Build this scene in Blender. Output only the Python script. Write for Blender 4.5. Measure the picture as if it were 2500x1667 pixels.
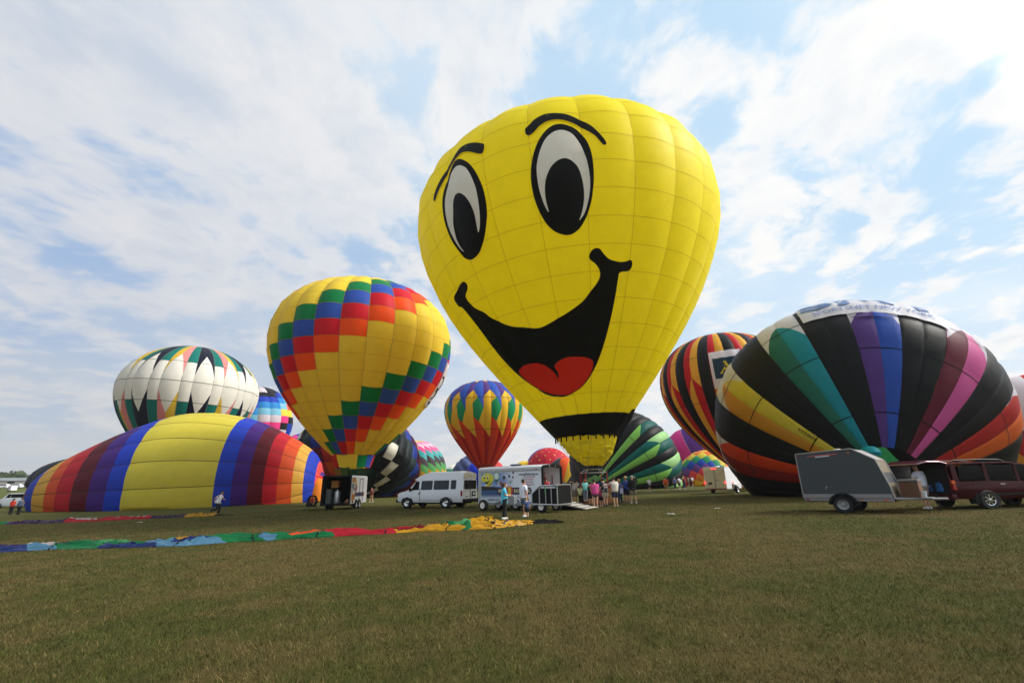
import bpy, bmesh, math, random
import numpy as np
from mathutils import Vector, Matrix, noise as mnoise
from mathutils.geometry import tessellate_polygon
for _o in list(bpy.data.objects): bpy.data.objects.remove(_o)
SC = bpy.context.scene; COL = SC.collection
R = math.radians
# ------------------------------------------------------------------ camera
cd = bpy.data.cameras.new('camera'); cam = bpy.data.objects.new('camera', cd); COL.objects.link(cam)
cd.lens = 16.0; cd.sensor_width = 36.0; cd.clip_start = 0.1; cd.clip_end = 12000
cam.matrix_world = Matrix.Translation((0, 0, 1.6)) @ Matrix.Rotation(R(90 + 17.3), 4, 'X') @ Matrix.Rotation(R(-1.2), 4, 'Z')
SC.camera = cam
# ------------------------------------------------------------------ world: hazy sky with high broken cloud, veiled sun to the right
SUN_AZ, SUN_EL = 92.0, 41.0            # degrees right of the view direction, above the horizon
sdir = Vector((math.sin(R(SUN_AZ))*math.cos(R(SUN_EL)), math.cos(R(SUN_AZ))*math.cos(R(SUN_EL)), math.sin(R(SUN_EL))))
W = bpy.data.worlds.new('World'); SC.world = W; W.use_nodes = True
class NT:
    """small node-tree writer"""
    def __init__(s, nt): s.nt = nt; s.n = nt.nodes; s.l = nt.links
    def node(s, t, **kw):
        n = s.n.new(t)
        for k, v in kw.items(): setattr(n, k, v)
        return n
    def put(s, sock, v):
        if hasattr(v, 'is_linked') or isinstance(v, bpy.types.NodeSocket): s.l.new(v, sock)
        elif v is not None: sock.default_value = v
    def math(s, op, a, b=None, c=None, clamp=False):
        n = s.node('ShaderNodeMath', operation=op); n.use_clamp = clamp
        for i, v in enumerate((a, b, c)):
            if v is not None: s.put(n.inputs[i], v)
        return n.outputs[0]
    def vmath(s, op, a, b=None, out=0):
        n = s.node('ShaderNodeVectorMath', operation=op); s.put(n.inputs[0], a)
        if b is not None: s.put(n.inputs[3 if op == 'SCALE' else 1], b)
        return n.outputs[out]
    def mix(s, f, a, b, blend='MIX'):
        n = s.node('ShaderNodeMix', data_type='RGBA', blend_type=blend)
        s.put(n.inputs[0], f); s.put(n.inputs[6], a if not isinstance(a, tuple) else (*a, 1)[:4]); s.put(n.inputs[7], b if not isinstance(b, tuple) else (*b, 1)[:4])
        return n.outputs[2]
    def noise(s, vec, scale, detail=4, rough=.5, dist=0., col=False):
        n = s.node('ShaderNodeTexNoise'); s.put(n.inputs['Vector'], vec); n.inputs['Scale'].default_value = scale
        n.inputs['Detail'].default_value = detail; n.inputs['Roughness'].default_value = rough; n.inputs['Distortion'].default_value = dist
        return n.outputs['Color' if col else 'Fac']
    def step(s, x, a, b):
        n = s.node('ShaderNodeMapRange', interpolation_type='SMOOTHSTEP'); s.put(n.inputs['Value'], x)
        n.inputs['From Min'].default_value = a; n.inputs['From Max'].default_value = b
        return n.outputs['Result']
    def comb(s, x, y, z):
        n = s.node('ShaderNodeCombineXYZ')
        for i, v in enumerate((x, y, z)): s.put(n.inputs[i], v)
        return n.outputs[0]
    def sep(s, v):
        n = s.node('ShaderNodeSeparateXYZ'); s.l.new(v, n.inputs[0]); return n.outputs
w = NT(W.node_tree); w.n.clear()
SKY_STRENGTH = 0.07
geo = w.node('ShaderNodeTexCoord'); D = geo.outputs['Generated']
dx, dy, dz = w.sep(D)
sky = w.node('ShaderNodeTexSky', sky_type='NISHITA'); sky.sun_disc = False
sky.sun_elevation = R(SUN_EL); sky.sun_rotation = R(SUN_AZ); sky.air_density = 1.0; sky.dust_density = 2.2; sky.ozone_density = 1.2
zz = w.math('MAXIMUM', dz, 0.0)
inv = w.math('DIVIDE', 1.0, w.math('ADD', zz, 0.16))
u = w.math('MULTIPLY', dx, inv); v = w.math('MULTIPLY', dy, inv)
# a broken sheet of high cloud: large banks, cut into puffs, with fine ragged edges
P0 = w.comb(u, v, 0.0)
warp = w.vmath('SCALE', w.vmath('SUBTRACT', w.noise(P0, 1.1, 4, .55, 0, True), (.5, .5, .5)), 0.42)
Pw = w.vmath('ADD', P0, warp)
su, sv, _ = w.sep(P0); qu, qv, _ = w.sep(Pw)
rot = .10
ru = w.math('ADD', w.math('MULTIPLY', qu, math.cos(rot)), w.math('MULTIPLY', qv, -math.sin(rot)))
rv = w.math('ADD', w.math('MULTIPLY', qu, math.sin(rot)), w.math('MULTIPLY', qv, math.cos(rot)))
big = w.noise(w.comb(w.math('MULTIPLY', ru, 1.0), w.math('MULTIPLY', rv, .50), 7.31), 1.0, 2, .5)
puff = w.noise(w.comb(w.math('MULTIPLY', ru, 1.1), w.math('MULTIPLY', rv, .95), 2.7), 4.3, 12, .56)
fine = w.noise(w.comb(ru, w.math('MULTIPLY', rv, .8), 9.9), 8.5, 8, .6)
dens = w.math('ADD', w.math('MULTIPLY', w.math('SUBTRACT', big, .5), .75), w.math('MULTIPLY', w.math('SUBTRACT', puff, .5), 1.75))
dens = w.math('ADD', dens, w.math('ADD', -.005, w.math('MULTIPLY', w.math('SUBTRACT', fine, .5), .55)))
def lobe(cu, cv, ru_, rv_, amp):
    a = w.math('DIVIDE', w.math('SUBTRACT', su, cu), ru_); b = w.math('DIVIDE', w.math('SUBTRACT', sv, cv), rv_)
    r2 = w.math('ADD', w.math('MULTIPLY', a, a), w.math('MULTIPLY', b, b))
    return w.math('MULTIPLY', w.math('POWER', 2.718, w.math('MULTIPLY', r2, -1.0)), amp)
lob = [lobe(-0.18, 0.67, .12, .16, -.10), lobe(-0.25, 0.88, .08, .12, -.14), lobe(-0.72, 1.29, .10, .16, -.12), lobe(-0.96, 0.83, .35, .30, -.12), lobe(0.37, 0.82, .14, .26, -.10), lobe(1.37, 1.19, .55, .6, -.20),
       lobe(-0.64, 0.67, .30, .45, .22), lobe(-0.46, 0.97, .30, .5, .22), lobe(0.01, 0.69, .16, .30, .12), lobe(0.76, 1.01, .45, .9, .18), lobe(-1.06, 1.02, .3, .5, .10), lobe(-0.09, 0.74, .10, .2, .14)]
for l_ in lob: dens = w.math('ADD', dens, l_)
left = w.step(su, -.9, .1)                                     # thicker, softer veil on the left, crisp broken cloud on the right
edge = w.math('ADD', .22, w.math('MULTIPLY', left, -.08))
cn = w.node('ShaderNodeMapRange', interpolation_type='SMOOTHSTEP'); w.l.new(dens, cn.inputs['Value']); w.l.new(w.math('MULTIPLY', edge, -1.0), cn.inputs['From Min']); w.l.new(edge, cn.inputs['From Max'])
cover = cn.outputs['Result']
# brightness of cloud: brighter towards the veiled sun, greyer in thick parts
sd = w.vmath('DOT_PRODUCT', D, tuple(sdir), 1)
fwd = w.step(sd, -0.55, 0.95)
thick = w.step(dens, 0.02, 0.50)
relief = w.noise(w.comb(ru, w.math('MULTIPLY', rv, .8), 4.4), 3.0, 8, .6)
shade = w.math('MULTIPLY', w.step(relief, .62, .38), w.math('ADD', .25, w.math('MULTIPLY', thick, .75)))
lit = w.mix(fwd, (4.45, 4.5, 4.75), (6.45, 6.35, 6.2))
grey = w.mix(fwd, (3.15, 3.55, 4.25), (4.7, 5.15, 5.7))
cloud = w.mix(w.math('MULTIPLY', shade, .95), lit, grey)
blue = w.mix(0.90, sky.outputs[0], w.mix(fwd, (2.0, 2.95, 4.6), (3.35, 4.85, 6.2)))
veil = w.mix(fwd, (3.0, 3.6, 4.4), (5.0, 5.9, 6.6))            # thin high haze between the clouds
blue = w.mix(w.math('MULTIPLY', w.step(w.noise(w.comb(ru, rv, 1.7), 1.3, 3, .5), .35, .70), .75), blue, veil)
col = w.mix(w.math('MULTIPLY', cover, .95), blue, cloud)
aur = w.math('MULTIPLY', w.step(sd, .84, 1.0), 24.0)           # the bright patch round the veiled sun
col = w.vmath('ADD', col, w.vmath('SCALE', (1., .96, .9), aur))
hz = w.math('POWER', w.math('SUBTRACT', 1.0, w.math('MINIMUM', zz, 1.0)), 5.0)
col = w.mix(w.math('MULTIPLY', hz, .92), col, w.mix(w.step(sd, -.6, .6), (3.75, 3.78, 3.74), (6.6, 6.3, 6.0)))
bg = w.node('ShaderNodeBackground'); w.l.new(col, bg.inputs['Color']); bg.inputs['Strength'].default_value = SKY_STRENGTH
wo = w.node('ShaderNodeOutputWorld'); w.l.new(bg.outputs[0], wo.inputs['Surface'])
# ------------------------------------------------------------------ sun (veiled by cloud) and exposure
sl = bpy.data.lights.new('sun', 'SUN'); sl.energy = 1.5; sl.angle = R(14); sl.color = (1.0, .95, .87)
so = bpy.data.objects.new('sun', sl); COL.objects.link(so); so.rotation_euler = (-sdir).to_track_quat('-Z', 'Y').to_euler(); so.location = sdir*200
vs = SC.view_settings; vs.view_transform = 'Standard'; vs.look = 'None'; vs.exposure = 1.2; vs.gamma = 1.0
try: vs.use_curve_mapping = False
except Exception: pass

# ================================================================== helpers
rng = np.random.default_rng(7); random.seed(7)
def lin(h):
    h = h.lstrip('#'); c = [int(h[i:i+2], 16)/255 for i in (0, 2, 4)]
    return tuple(x/12.92 if x <= .04045 else ((x+.055)/1.055)**2.4 for x in c)
MATS = {}
def bsdf_mat(name):
    m = bpy.data.materials.new(name); m.use_nodes = True
    t = NT(m.node_tree); return m, t, m.node_tree.nodes['Principled BSDF'], m.node_tree.nodes['Material Output']
def setp(p, **kw):
    for k, v in kw.items():
        if k in p.inputs: p.inputs[k].default_value = v
def nylon(name, h, tr=.32, rough=.5):
    """thin balloon cloth: coloured, lets part of the light through, fine weave creases"""
    if name in MATS: return MATS[name]
    m, t, p, out = bsdf_mat(name); c = lin(h)
    tc = t.node('ShaderNodeTexCoord'); ob = tc.outputs['Object']
    nz = t.noise(ob, 1.1, 5, .6); n2 = t.noise(ob, 7.0, 3, .6)
    k = t.math('ADD', .90, t.math('MULTIPLY', nz, .2))
    colr = t.vmath('SCALE', (c[0], c[1], c[2]), k)
    t.l.new(colr, p.inputs['Base Color']); setp(p, Roughness=rough); p.inputs['Specular IOR Level'].default_value = .12
    bp = t.node('ShaderNodeBump'); bp.inputs['Strength'].default_value = .25; bp.inputs['Distance'].default_value = .05
    t.l.new(t.math('ADD', nz, t.math('MULTIPLY', n2, .25)), bp.inputs['Height']); t.l.new(bp.outputs[0], p.inputs['Normal'])
    tl = t.node('ShaderNodeBsdfTranslucent'); t.l.new(colr, tl.inputs['Color']); t.l.new(bp.outputs[0], tl.inputs['Normal'])
    mx = t.node('ShaderNodeMixShader'); mx.inputs[0].default_value = tr
    t.l.new(p.outputs[0], mx.inputs[1]); t.l.new(tl.outputs[0], mx.inputs[2]); t.l.new(mx.outputs[0], out.inputs['Surface'])
    MATS[name] = m; return m
def plain(name, h, rough=.5, metal=0., spec=.5, var=.12, scale=6., coat=0., bump=0.):
    if name in MATS: return MATS[name]
    m, t, p, out = bsdf_mat(name); c = lin(h)
    tc = t.node('ShaderNodeTexCoord'); nz = t.noise(tc.outputs['Object'], scale, 5, .6)
    k = t.math('ADD', 1-var/2, t.math('MULTIPLY', nz, var))
    t.l.new(t.vmath('SCALE', (c[0], c[1], c[2]), k), p.inputs['Base Color'])
    setp(p, Roughness=rough, Metallic=metal); p.inputs['Specular IOR Level'].default_value = spec
    if coat: p.inputs['Coat Weight'].default_value = coat; p.inputs['Coat Roughness'].default_value = .08
    if bump:
        bp = t.node('ShaderNodeBump'); bp.inputs['Strength'].default_value = .5; bp.inputs['Distance'].default_value = bump
        t.l.new(nz, bp.inputs['Height']); t.l.new(bp.outputs[0], p.inputs['Normal'])
    MATS[name] = m; return m
def glow(name, h, s):
    if name in MATS: return MATS[name]
    m, t, p, out = bsdf_mat(name); c = lin(h); setp(p, Roughness=.3); p.inputs['Base Color'].default_value = (*c, 1)
    p.inputs['Emission Color'].default_value = (*c, 1); p.inputs['Emission Strength'].default_value = s; MATS[name] = m; return m
def link(o, parent=None):
    COL.objects.link(o)
    if parent: o.parent = parent
    return o
def tag(o, label=None, cat=None, group=None, kind=None):
    if label: o['label'] = label
    if cat: o['category'] = cat
    if group: o['group'] = group
    if kind: o['kind'] = kind
    return o
def thing(name, label, cat, loc=(0, 0, 0), rz=0., group=None, rot=None):
    o = bpy.data.objects.new(name, None); o.empty_display_size = .2; COL.objects.link(o)
    o.location = loc; o.rotation_euler = rot if rot else (0, 0, rz)
    return tag(o, label, cat, group)
def mesh_obj(name, V, F, mats, mi=None, parent=None, smooth=False, normals=None):
    me = bpy.data.meshes.new(name)
    me.from_pydata([tuple(x) for x in V], [], F)
    for m in (mats if isinstance(mats, (list, tuple)) else [mats]): me.materials.append(m)
    if mi is not None: me.polygons.foreach_set('material_index', mi)
    if smooth: me.polygons.foreach_set('use_smooth', [True]*len(me.polygons))
    me.update()
    if normals is not None: me.normals_split_custom_set_from_vertices([tuple(n) for n in normals])
    return link(bpy.data.objects.new(name, me), parent)
class MB:
    """collects primitives into one mesh"""
    def __init__(s): s.v = []; s.f = []
    def add(s, V, F):
        n = len(s.v); s.v += [tuple(x) for x in V]; s.f += [tuple(i+n for i in q) for q in F]; return s
    def box(s, c, d, M=None):
        x, y, z = c; a, b, h = d[0]/2, d[1]/2, d[2]/2
        V = [(x+i*a, y+j*b, z+k*h) for k in (-1, 1) for j in (-1, 1) for i in (-1, 1)]
        if M: V = [M @ Vector(q) for q in V]
        return s.add(V, [(0, 2, 3, 1), (4, 5, 7, 6), (0, 1, 5, 4), (2, 6, 7, 3), (0, 4, 6, 2), (1, 3, 7, 5)])
    def cyl(s, p0, p1, r0, r1=None, n=12, cap=True):
        r1 = r0 if r1 is None else r1; p0 = Vector(p0); p1 = Vector(p1); d = (p1-p0).normalized()
        a = d.orthogonal().normalized(); b = d.cross(a)
        V = [p+(a*math.cos(2*math.pi*i/n)+b*math.sin(2*math.pi*i/n))*r for p, r in ((p0, r0), (p1, r1)) for i in range(n)]
        F = [(i, (i+1) % n, n+(i+1) % n, n+i) for i in range(n)]
        if cap: F += [tuple(range(n))[::-1], tuple(range(n, 2*n))]
        return s.add(V, F)
    def tube(s, pts, r, n=6):
        pts = [Vector(p) for p in pts]; V = []; F = []
        for i, p in enumerate(pts):
            d = (pts[min(i+1, len(pts)-1)]-pts[max(i-1, 0)]).normalized()
            a = d.cross(Vector((.13, .21, .97))).normalized(); b = d.cross(a); rr = r[i] if isinstance(r, (list, tuple)) else r
            V += [p+(a*math.cos(2*math.pi*k/n)+b*math.sin(2*math.pi*k/n))*rr for k in range(n)]
        for i in range(len(pts)-1):
            F += [(i*n+k, i*n+(k+1) % n, (i+1)*n+(k+1) % n, (i+1)*n+k) for k in range(n)]
        F += [tuple(range(n))[::-1], tuple(range((len(pts)-1)*n, len(pts)*n))]
        return s.add(V, F)
    def lathe(s, prof, n=16, c=(0, 0, 0), axis='Z'):
        V = []
        for r, z in prof:
            for k in range(n):
                a = 2*math.pi*k/n; q = (r*math.cos(a), r*math.sin(a), z)
                if axis == 'Y': q = (q[0], q[2], q[1])
                if axis == 'X': q = (q[2], q[0], q[1])
                V.append((q[0]+c[0], q[1]+c[1], q[2]+c[2]))
        F = [(i*n+k, i*n+(k+1) % n, (i+1)*n+(k+1) % n, (i+1)*n+k) for i in range(len(prof)-1) for k in range(n)]
        return s.add(V, F)
    def prism(s, poly, y0, y1, plane='XZ'):
        """polygon (a,b) extruded between two offsets of the third axis"""
        def P(a, b, t): return (a, t, b) if plane == 'XZ' else ((t, a, b) if plane == 'YZ' else (a, b, t))
        n = len(poly); V = [P(a, b, y0) for a, b in poly]+[P(a, b, y1) for a, b in poly]
        F = [(i, (i+1) % n, n+(i+1) % n, n+i) for i in range(n)]
        tri = tessellate_polygon([[Vector((a, b, 0)) for a, b in poly]])
        F += [tuple(t) for t in tri]+[tuple(i+n for i in t[::-1]) for t in tri]
        return s.add(V, F)
    def build(s, name, mats, parent=None, bevel=0., smooth=False, seg=2):
        o = mesh_obj(name, s.v, s.f, mats, None, parent)
        bm = bmesh.new(); bm.from_mesh(o.data)
        bmesh.ops.remove_doubles(bm, verts=bm.verts, dist=1e-5)
        bmesh.ops.recalc_face_normals(bm, faces=bm.faces)
        if bevel:
            es = [e for e in bm.edges if len(e.link_faces) == 2 and e.calc_face_angle(0) > .5]
            if es: bmesh.ops.bevel(bm, geom=es, offset=bevel, segments=seg, profile=.6, affect='EDGES', clamp_overlap=True)
        if smooth:
            for f in bm.faces: f.smooth = True
            for e in bm.edges: e.smooth = e.calc_face_angle(0) < .7
        bm.to_mesh(o.data); bm.free(); return o
def rrect(x0, z0, x1, z1, r, n=4):
    P = []
    for cx, cz, a0 in ((x1-r, z1-r, 0), (x0+r, z1-r, 90), (x0+r, z0+r, 180), (x1-r, z0+r, 270)):
        P += [(cx+r*math.cos(R(a0+90*i/n)), cz+r*math.sin(R(a0+90*i/n))) for i in range(n+1)]
    return P
def text(name, s, size, mat, parent, M, align='CENTER', squeeze=1., extrude=.002, bold=0.):
    cu = bpy.data.curves.new(name, 'FONT'); cu.body = s; cu.size = size; cu.align_x = align; cu.align_y = 'CENTER'; cu.extrude = extrude; cu.offset = bold
    cu.resolution_u = 3
    o = bpy.data.objects.new(name, cu); COL.objects.link(o)
    dg = bpy.context.evaluated_depsgraph_get(); me = bpy.data.meshes.new_from_object(o.evaluated_get(dg)); bpy.data.objects.remove(o)
    me.transform(M @ Matrix.Diagonal((squeeze, 1, 1, 1))); me.materials.clear(); me.materials.append(mat); me.name = name
    return link(bpy.data.objects.new(name, me), parent)
def smooth01(x): x = min(max(x, 0.), 1.); return x*x*(3-2*x)
def gz(x, y):
    """height of the field: falls gently to the left, rises again far off on the left"""
    a = .0145*60*math.tanh(x/60.)
    q = -x/max(y, 1.); wgt = smooth01((q-.25)/.4); d = y-35
    g = 0 if d < 0 else (.00039*d*d if d < 50 else .975+.039*(d-50))
    if y > 330: g = .975+.039*245+.004*(y-330)
    return a+wgt*g
# ================================================================== ground
def ground_colour(t, dry_bias=0.):
    g = t.node('ShaderNodeNewGeometry'); x, y, z = t.sep(g.outputs['Position']); P = t.comb(x, y, 0.)
    a = t.noise(P, .23, 4, .6); b = t.noise(P, 1.1, 5, .65); c = t.noise(P, 4.2, 4, .65)
    k = t.math('ADD', t.math('MULTIPLY', a, .85), t.math('ADD', t.math('MULTIPLY', b, .62), t.math('MULTIPLY', c, .24)))
    return t, P, t.step(k, .72-dry_bias, .97-dry_bias), y
m, t, p, out = bsdf_mat('field_grass'); _, P, k, yy = ground_colour(t)
f1 = t.noise(P, 14., 6, .7); f2 = t.noise(P, 55., 4, .7)
c1 = t.mix(k, (.056, .060, .012), (.094, .072, .023))
c1 = t.mix(t.math('MULTIPLY', t.step(f1, .48, .70), .55), c1, (.105, .085, .030))
c1 = t.mix(t.math('MULTIPLY', t.step(f2, .52, .30), .75), c1, (.028, .024, .007))
bare = t.step(t.noise(P, .31, 3, .5), .70, .78)
c1 = t.mix(t.math('MULTIPLY', bare, .45), c1, (.21, .155, .075))
far = t.step(yy, 60., 130.)
mid = t.step(yy, 18., 45.); c1 = t.mix(t.math('MULTIPLY', mid, .45), c1, (.070, .078, .016)); c1 = t.mix(far, c1, (.080, .095, .021)); c1 = t.mix(t.step(yy, 205., 225.), c1, (.19, .145, .070)); c1 = t.mix(t.step(yy, 262., 272.), c1, (.10, .11, .035)); 
t.l.new(c1, p.inputs['Base Color']); setp(p, Roughness=.95); p.inputs['Specular IOR Level'].default_value = .1
bp = t.node('ShaderNodeBump'); bp.inputs['Strength'].default_value = .8; bp.inputs['Distance'].default_value = .05
t.l.new(t.math('ADD', f1, t.math('MULTIPLY', f2, .5)), bp.inputs['Height']); t.l.new(bp.outputs[0], p.inputs['Normal'])
rad = [0, .8]
while rad[-1] < 6000: rad.append(rad[-1]*1.075+.12)
NA = 180; V = []; F = []
for i, r in enumerate(rad):
    for k2 in range(NA):
        a = 2*math.pi*k2/NA; x, y = r*math.sin(a), r*math.cos(a)
        V.append((x, y, gz(x, y)))
for i in range(len(rad)-1):
    F += [(i*NA+q, i*NA+(q+1) % NA, (i+1)*NA+(q+1) % NA, (i+1)*NA+q) for q in range(NA)]
gr = MB(); gr.add(V, F)
go = gr.build('ground', m, None, smooth=True); tag(go, 'wide mown field of dry brown and green grass', kind='structure')
for pl in go.data.polygons:
    if pl.normal.z < 0: go.data.flip_normals(); break
# grass blades on the near field
m, t, p, out = bsdf_mat('grass_blade'); _, P, k, yy = ground_colour(t)
at_ = t.node('ShaderNodeAttribute'); at_.attribute_name = 'shade'; sh = at_.outputs['Fac']
g1 = t.mix(sh, (.036, .048, .008), (.114, .128, .025)); g2 = t.mix(sh, (.068, .050, .013), (.250, .186, .070))
kk = t.step(t.math('ADD', t.math('MULTIPLY', k, .55), t.math('MULTIPLY', t.math('FRACT', t.math('MULTIPLY', sh, 37.7)), .6)), .38, .62)
c1 = t.mix(kk, g1, g2); c1 = t.mix(t.math('MULTIPLY', t.step(t.noise(P, 2.6, 3, .6), .56, .36), .55), c1, (.034, .034, .009)); t.l.new(c1, p.inputs['Base Color']); setp(p, Roughness=.7); p.inputs['Specular IOR Level'].default_value = .2
tl = t.node('ShaderNodeBsdfTranslucent'); t.l.new(c1, tl.inputs['Color']); mx = t.node('ShaderNodeMixShader'); mx.inputs[0].default_value = .25
t.l.new(p.outputs[0], mx.inputs[1]); t.l.new(tl.outputs[0], mx.inputs[2]); t.l.new(mx.outputs[0], out.inputs['Surface'])
NB = 860000
Y = 3.4*np.exp(rng.random(NB)**1.08*math.log(46/3.4)); X = (rng.random(NB)*2-1)*(1.30*Y+7.5)
Y += rng.normal(0, .04, NB)*Y; X += rng.normal(0, .05, NB)*Y; Z = .0145*60*np.tanh(X/60)
hgt = (.018+.038*rng.random(NB)**2.2)*(1+.010*Y); wd = .0014*np.power(Y, .62)*(.7+.7*rng.random(NB))
tall = rng.random(NB) < .012; hgt[tall] *= 1.9
ang = rng.random(NB)*2*math.pi; lean = hgt*(.35+1.0*rng.random(NB)); la = rng.random(NB)*2*math.pi
bx, by = np.cos(ang)*wd, np.sin(ang)*wd
V = np.empty((NB, 3, 3), np.float32)
V[:, 0] = np.stack([X-bx, Y-by, Z-.006], 1); V[:, 1] = np.stack([X+bx, Y+by, Z-.006], 1)
V[:, 2] = np.stack([X+np.cos(la)*lean, Y+np.sin(la)*lean, Z+hgt], 1)
me = bpy.data.meshes.new('grass'); me.vertices.add(NB*3); me.vertices.foreach_set('co', V.reshape(-1))
me.loops.add(NB*3); me.loops.foreach_set('vertex_index', np.arange(NB*3, dtype=np.int32)); me.polygons.add(NB)
me.polygons.foreach_set('loop_start', np.arange(0, NB*3, 3, dtype=np.int32)); me.update()
at2 = me.attributes.new('shade', 'FLOAT', 'POINT'); at2.data.foreach_set('value', np.repeat(rng.random(NB), 3).astype(np.float32))
me.materials.append(m); tag(link(bpy.data.objects.new('grass', me)), 'short dry grass blades covering the near field', 'grass', kind='stuff')

# ================================================================== balloons
def bprofile(m, e, k, p, n=160):
    zs = []; rs = []
    for i in range(n):
        s = i/n; d0 = k*(1-m)
        zs.append(e*s); rs.append((2*s**3-3*s**2+1)*m+(s**3-2*s**2+s)*d0+(-2*s**3+3*s**2))
    for i in range(n+1):
        a = math.pi/2*i/n; zs.append(e+(1-e)*math.sin(a)**(2/p)); rs.append(max(0., math.cos(a)))
    return np.array(zs), np.array(rs)
class Envelope:
    """surface of a balloon: gores between angular edges (degrees) bulging outward, s runs from mouth (0) to crown (1)"""
    def __init__(s, B, axis, Rad, H, prof, edges, bulge=.07, rows=None, pillow=0., floor=False):
        s.B = np.array(B, float); s.a = np.array(axis, float); s.a /= np.linalg.norm(s.a)
        ref = np.array([0, -1., 0]) if abs(s.a[1]) < .9 else np.array([0, 0, 1.])
        e1 = ref-s.a*(ref@s.a); s.e1 = e1/np.linalg.norm(e1); s.e2 = np.cross(s.a, s.e1)
        z, r = (bprofile(*prof) if len(prof) == 4 else prof); z = z*H; r = r*Rad
        L = np.concatenate([[0], np.cumsum(np.hypot(np.diff(z), np.diff(r)))]); s.L = L[-1]; s.S = L/L[-1]; s.z = z; s.r = r
        s.ed = np.radians(edges); s.n = len(edges)-1; s.bulge = bulge; s.rows = rows; s.pillow = pillow; s.floor = floor
    def rz(s, t): return np.interp(t, s.S, s.r), np.interp(t, s.S, s.z)
    def P(s, g, uu, t, off=0.):
        uu = np.asarray(uu, float); t = np.clip(np.asarray(t, float), 0, 1); w = s.ed[g+1]-s.ed[g]; th = s.ed[g]+uu*w
        r, z = s.rz(t); e = .004; r2, z2 = s.rz(np.clip(t+e, 0, 1)); r1, z1 = s.rz(np.clip(t-e, 0, 1))
        tr, tz = r2-r1, z2-z1; ln = np.hypot(tr, tz)+1e-9; nr, nz = tz/ln, -tr/ln
        d = s.bulge*r*w*4*uu*(1-uu)*np.minimum(1, t*12+.25)*np.clip((1.02-t)/.38, .12, 1)
        if s.pillow and s.rows is not None:
            ro = np.asarray(s.rows); j = np.clip(np.searchsorted(ro, t, 'right')-1, 0, len(ro)-2); f = np.clip((t-ro[j])/(ro[j+1]-ro[j]), 0, 1)
            d = d+s.pillow*4*f*(1-f)*np.minimum(1, 6*uu*(1-uu)+.15)
        d = d+off; rr = r+nr*d
        q = s.B+s.a*(z+nz*d)[..., None]+(rr*np.cos(th))[..., None]*s.e1+(rr*np.sin(th))[..., None]*s.e2
        if s.floor:
            gzv = .0145*60*np.tanh(q[..., 0]/60)+.015; low = q[..., 2] < gzv
            q[..., 2] = np.where(low, gzv+.002*np.abs(off), q[..., 2])
        return q
    def N(s, g, uu, t):
        h = .02; u0 = np.clip(uu-h, 0, 1); u1 = np.clip(uu+h, 0, 1); t0 = np.clip(t-.004, 0, 1); t1 = np.clip(t+.004, 0, 1)
        a = s.P(g, u1, t)-s.P(g, u0, t); b = s.P(g, uu, t1)-s.P(g, uu, t0)
        n = np.cross(a, b); l = np.linalg.norm(n, axis=-1, keepdims=True)
        th = s.ed[g]+uu*(s.ed[g+1]-s.ed[g]); rad = np.cos(th)[..., None]*s.e1+np.sin(th)[..., None]*s.e2
        return np.where(l > 1e-7, n/np.maximum(l, 1e-9), rad)
    def quad(s, name, g, s0, s1, mat, parent, nu=5, ns=None, u0=0., u1=1., off=0., strips=None):
        """rectangular panel; strips = list of (s, material) for a gore sewn of several cloths"""
        ns = ns or max(1, int(round((s1-s0)*s.L/1.1)))
        U, T = np.meshgrid(np.linspace(u0, u1, nu+1), np.linspace(s0, s1, ns+1))
        P = s.P(g, U, T, off).reshape(-1, 3); N = s.N(g, U, T).reshape(-1, 3); k = nu+1
        F = [(i*k+j, i*k+j+1, (i+1)*k+j+1, (i+1)*k+j) for i in range(ns) for j in range(nu)]
        if strips:
            mats = []; mi = []
            for i in range(ns):
                tm = s0+(s1-s0)*(i+.5)/ns; c = [mm for a, mm in strips if a <= tm][-1]
                if c not in mats: mats.append(c)
                mi += [mats.index(c)]*nu
            return mesh_obj(name, P, F, mats, mi, parent, True, N)
        return mesh_obj(name, P, F, mat, None, parent, True, N)
    def poly(s, name, g, pts, mat, parent, off=0., nu=4, ds=None, vk=None):
        """panel cut to any outline, pts in (u, s) of one gore"""
        ds = ds or 1.2/s.L; V, F = clip_grid(pts, np.linspace(0, 1, nu+1), np.arange(0, 1+ds, ds))
        if not F: return None
        A = np.array(V); return mesh_obj(name, s.P(g, A[:, 0], A[:, 1], off), F, mat, None, parent, True, s.N(g, A[:, 0], A[:, 1]))
    def patch(s, name, pts, mat, parent, off=.02, nu=4):
        """shape in (theta rad, s) that runs over several gores"""
        ths = sorted(set(np.concatenate([np.linspace(s.ed[g], s.ed[g+1], nu+1) for g in range(s.n)]).round(6)))
        ds = .9/s.L; V, F = clip_grid(pts, np.array(ths), np.arange(0, 1+ds, ds))
        A = np.array(V); PV = np.empty((len(A), 3)); NV = np.empty((len(A), 3)); done = np.zeros(len(A), int)
        for i, (th, t) in enumerate(V):
            g = int(np.clip(np.searchsorted(s.ed, th, 'right')-1, 0, s.n-1)); uu = np.array([(th-s.ed[g])/(s.ed[g+1]-s.ed[g])]); tt = np.array([t])
            PV[i] = s.P(g, uu, tt, off)[0]; NV[i] = s.N(g, uu, tt)[0]
        return mesh_obj(name, PV, F, mat, None, parent, True, NV)
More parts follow.
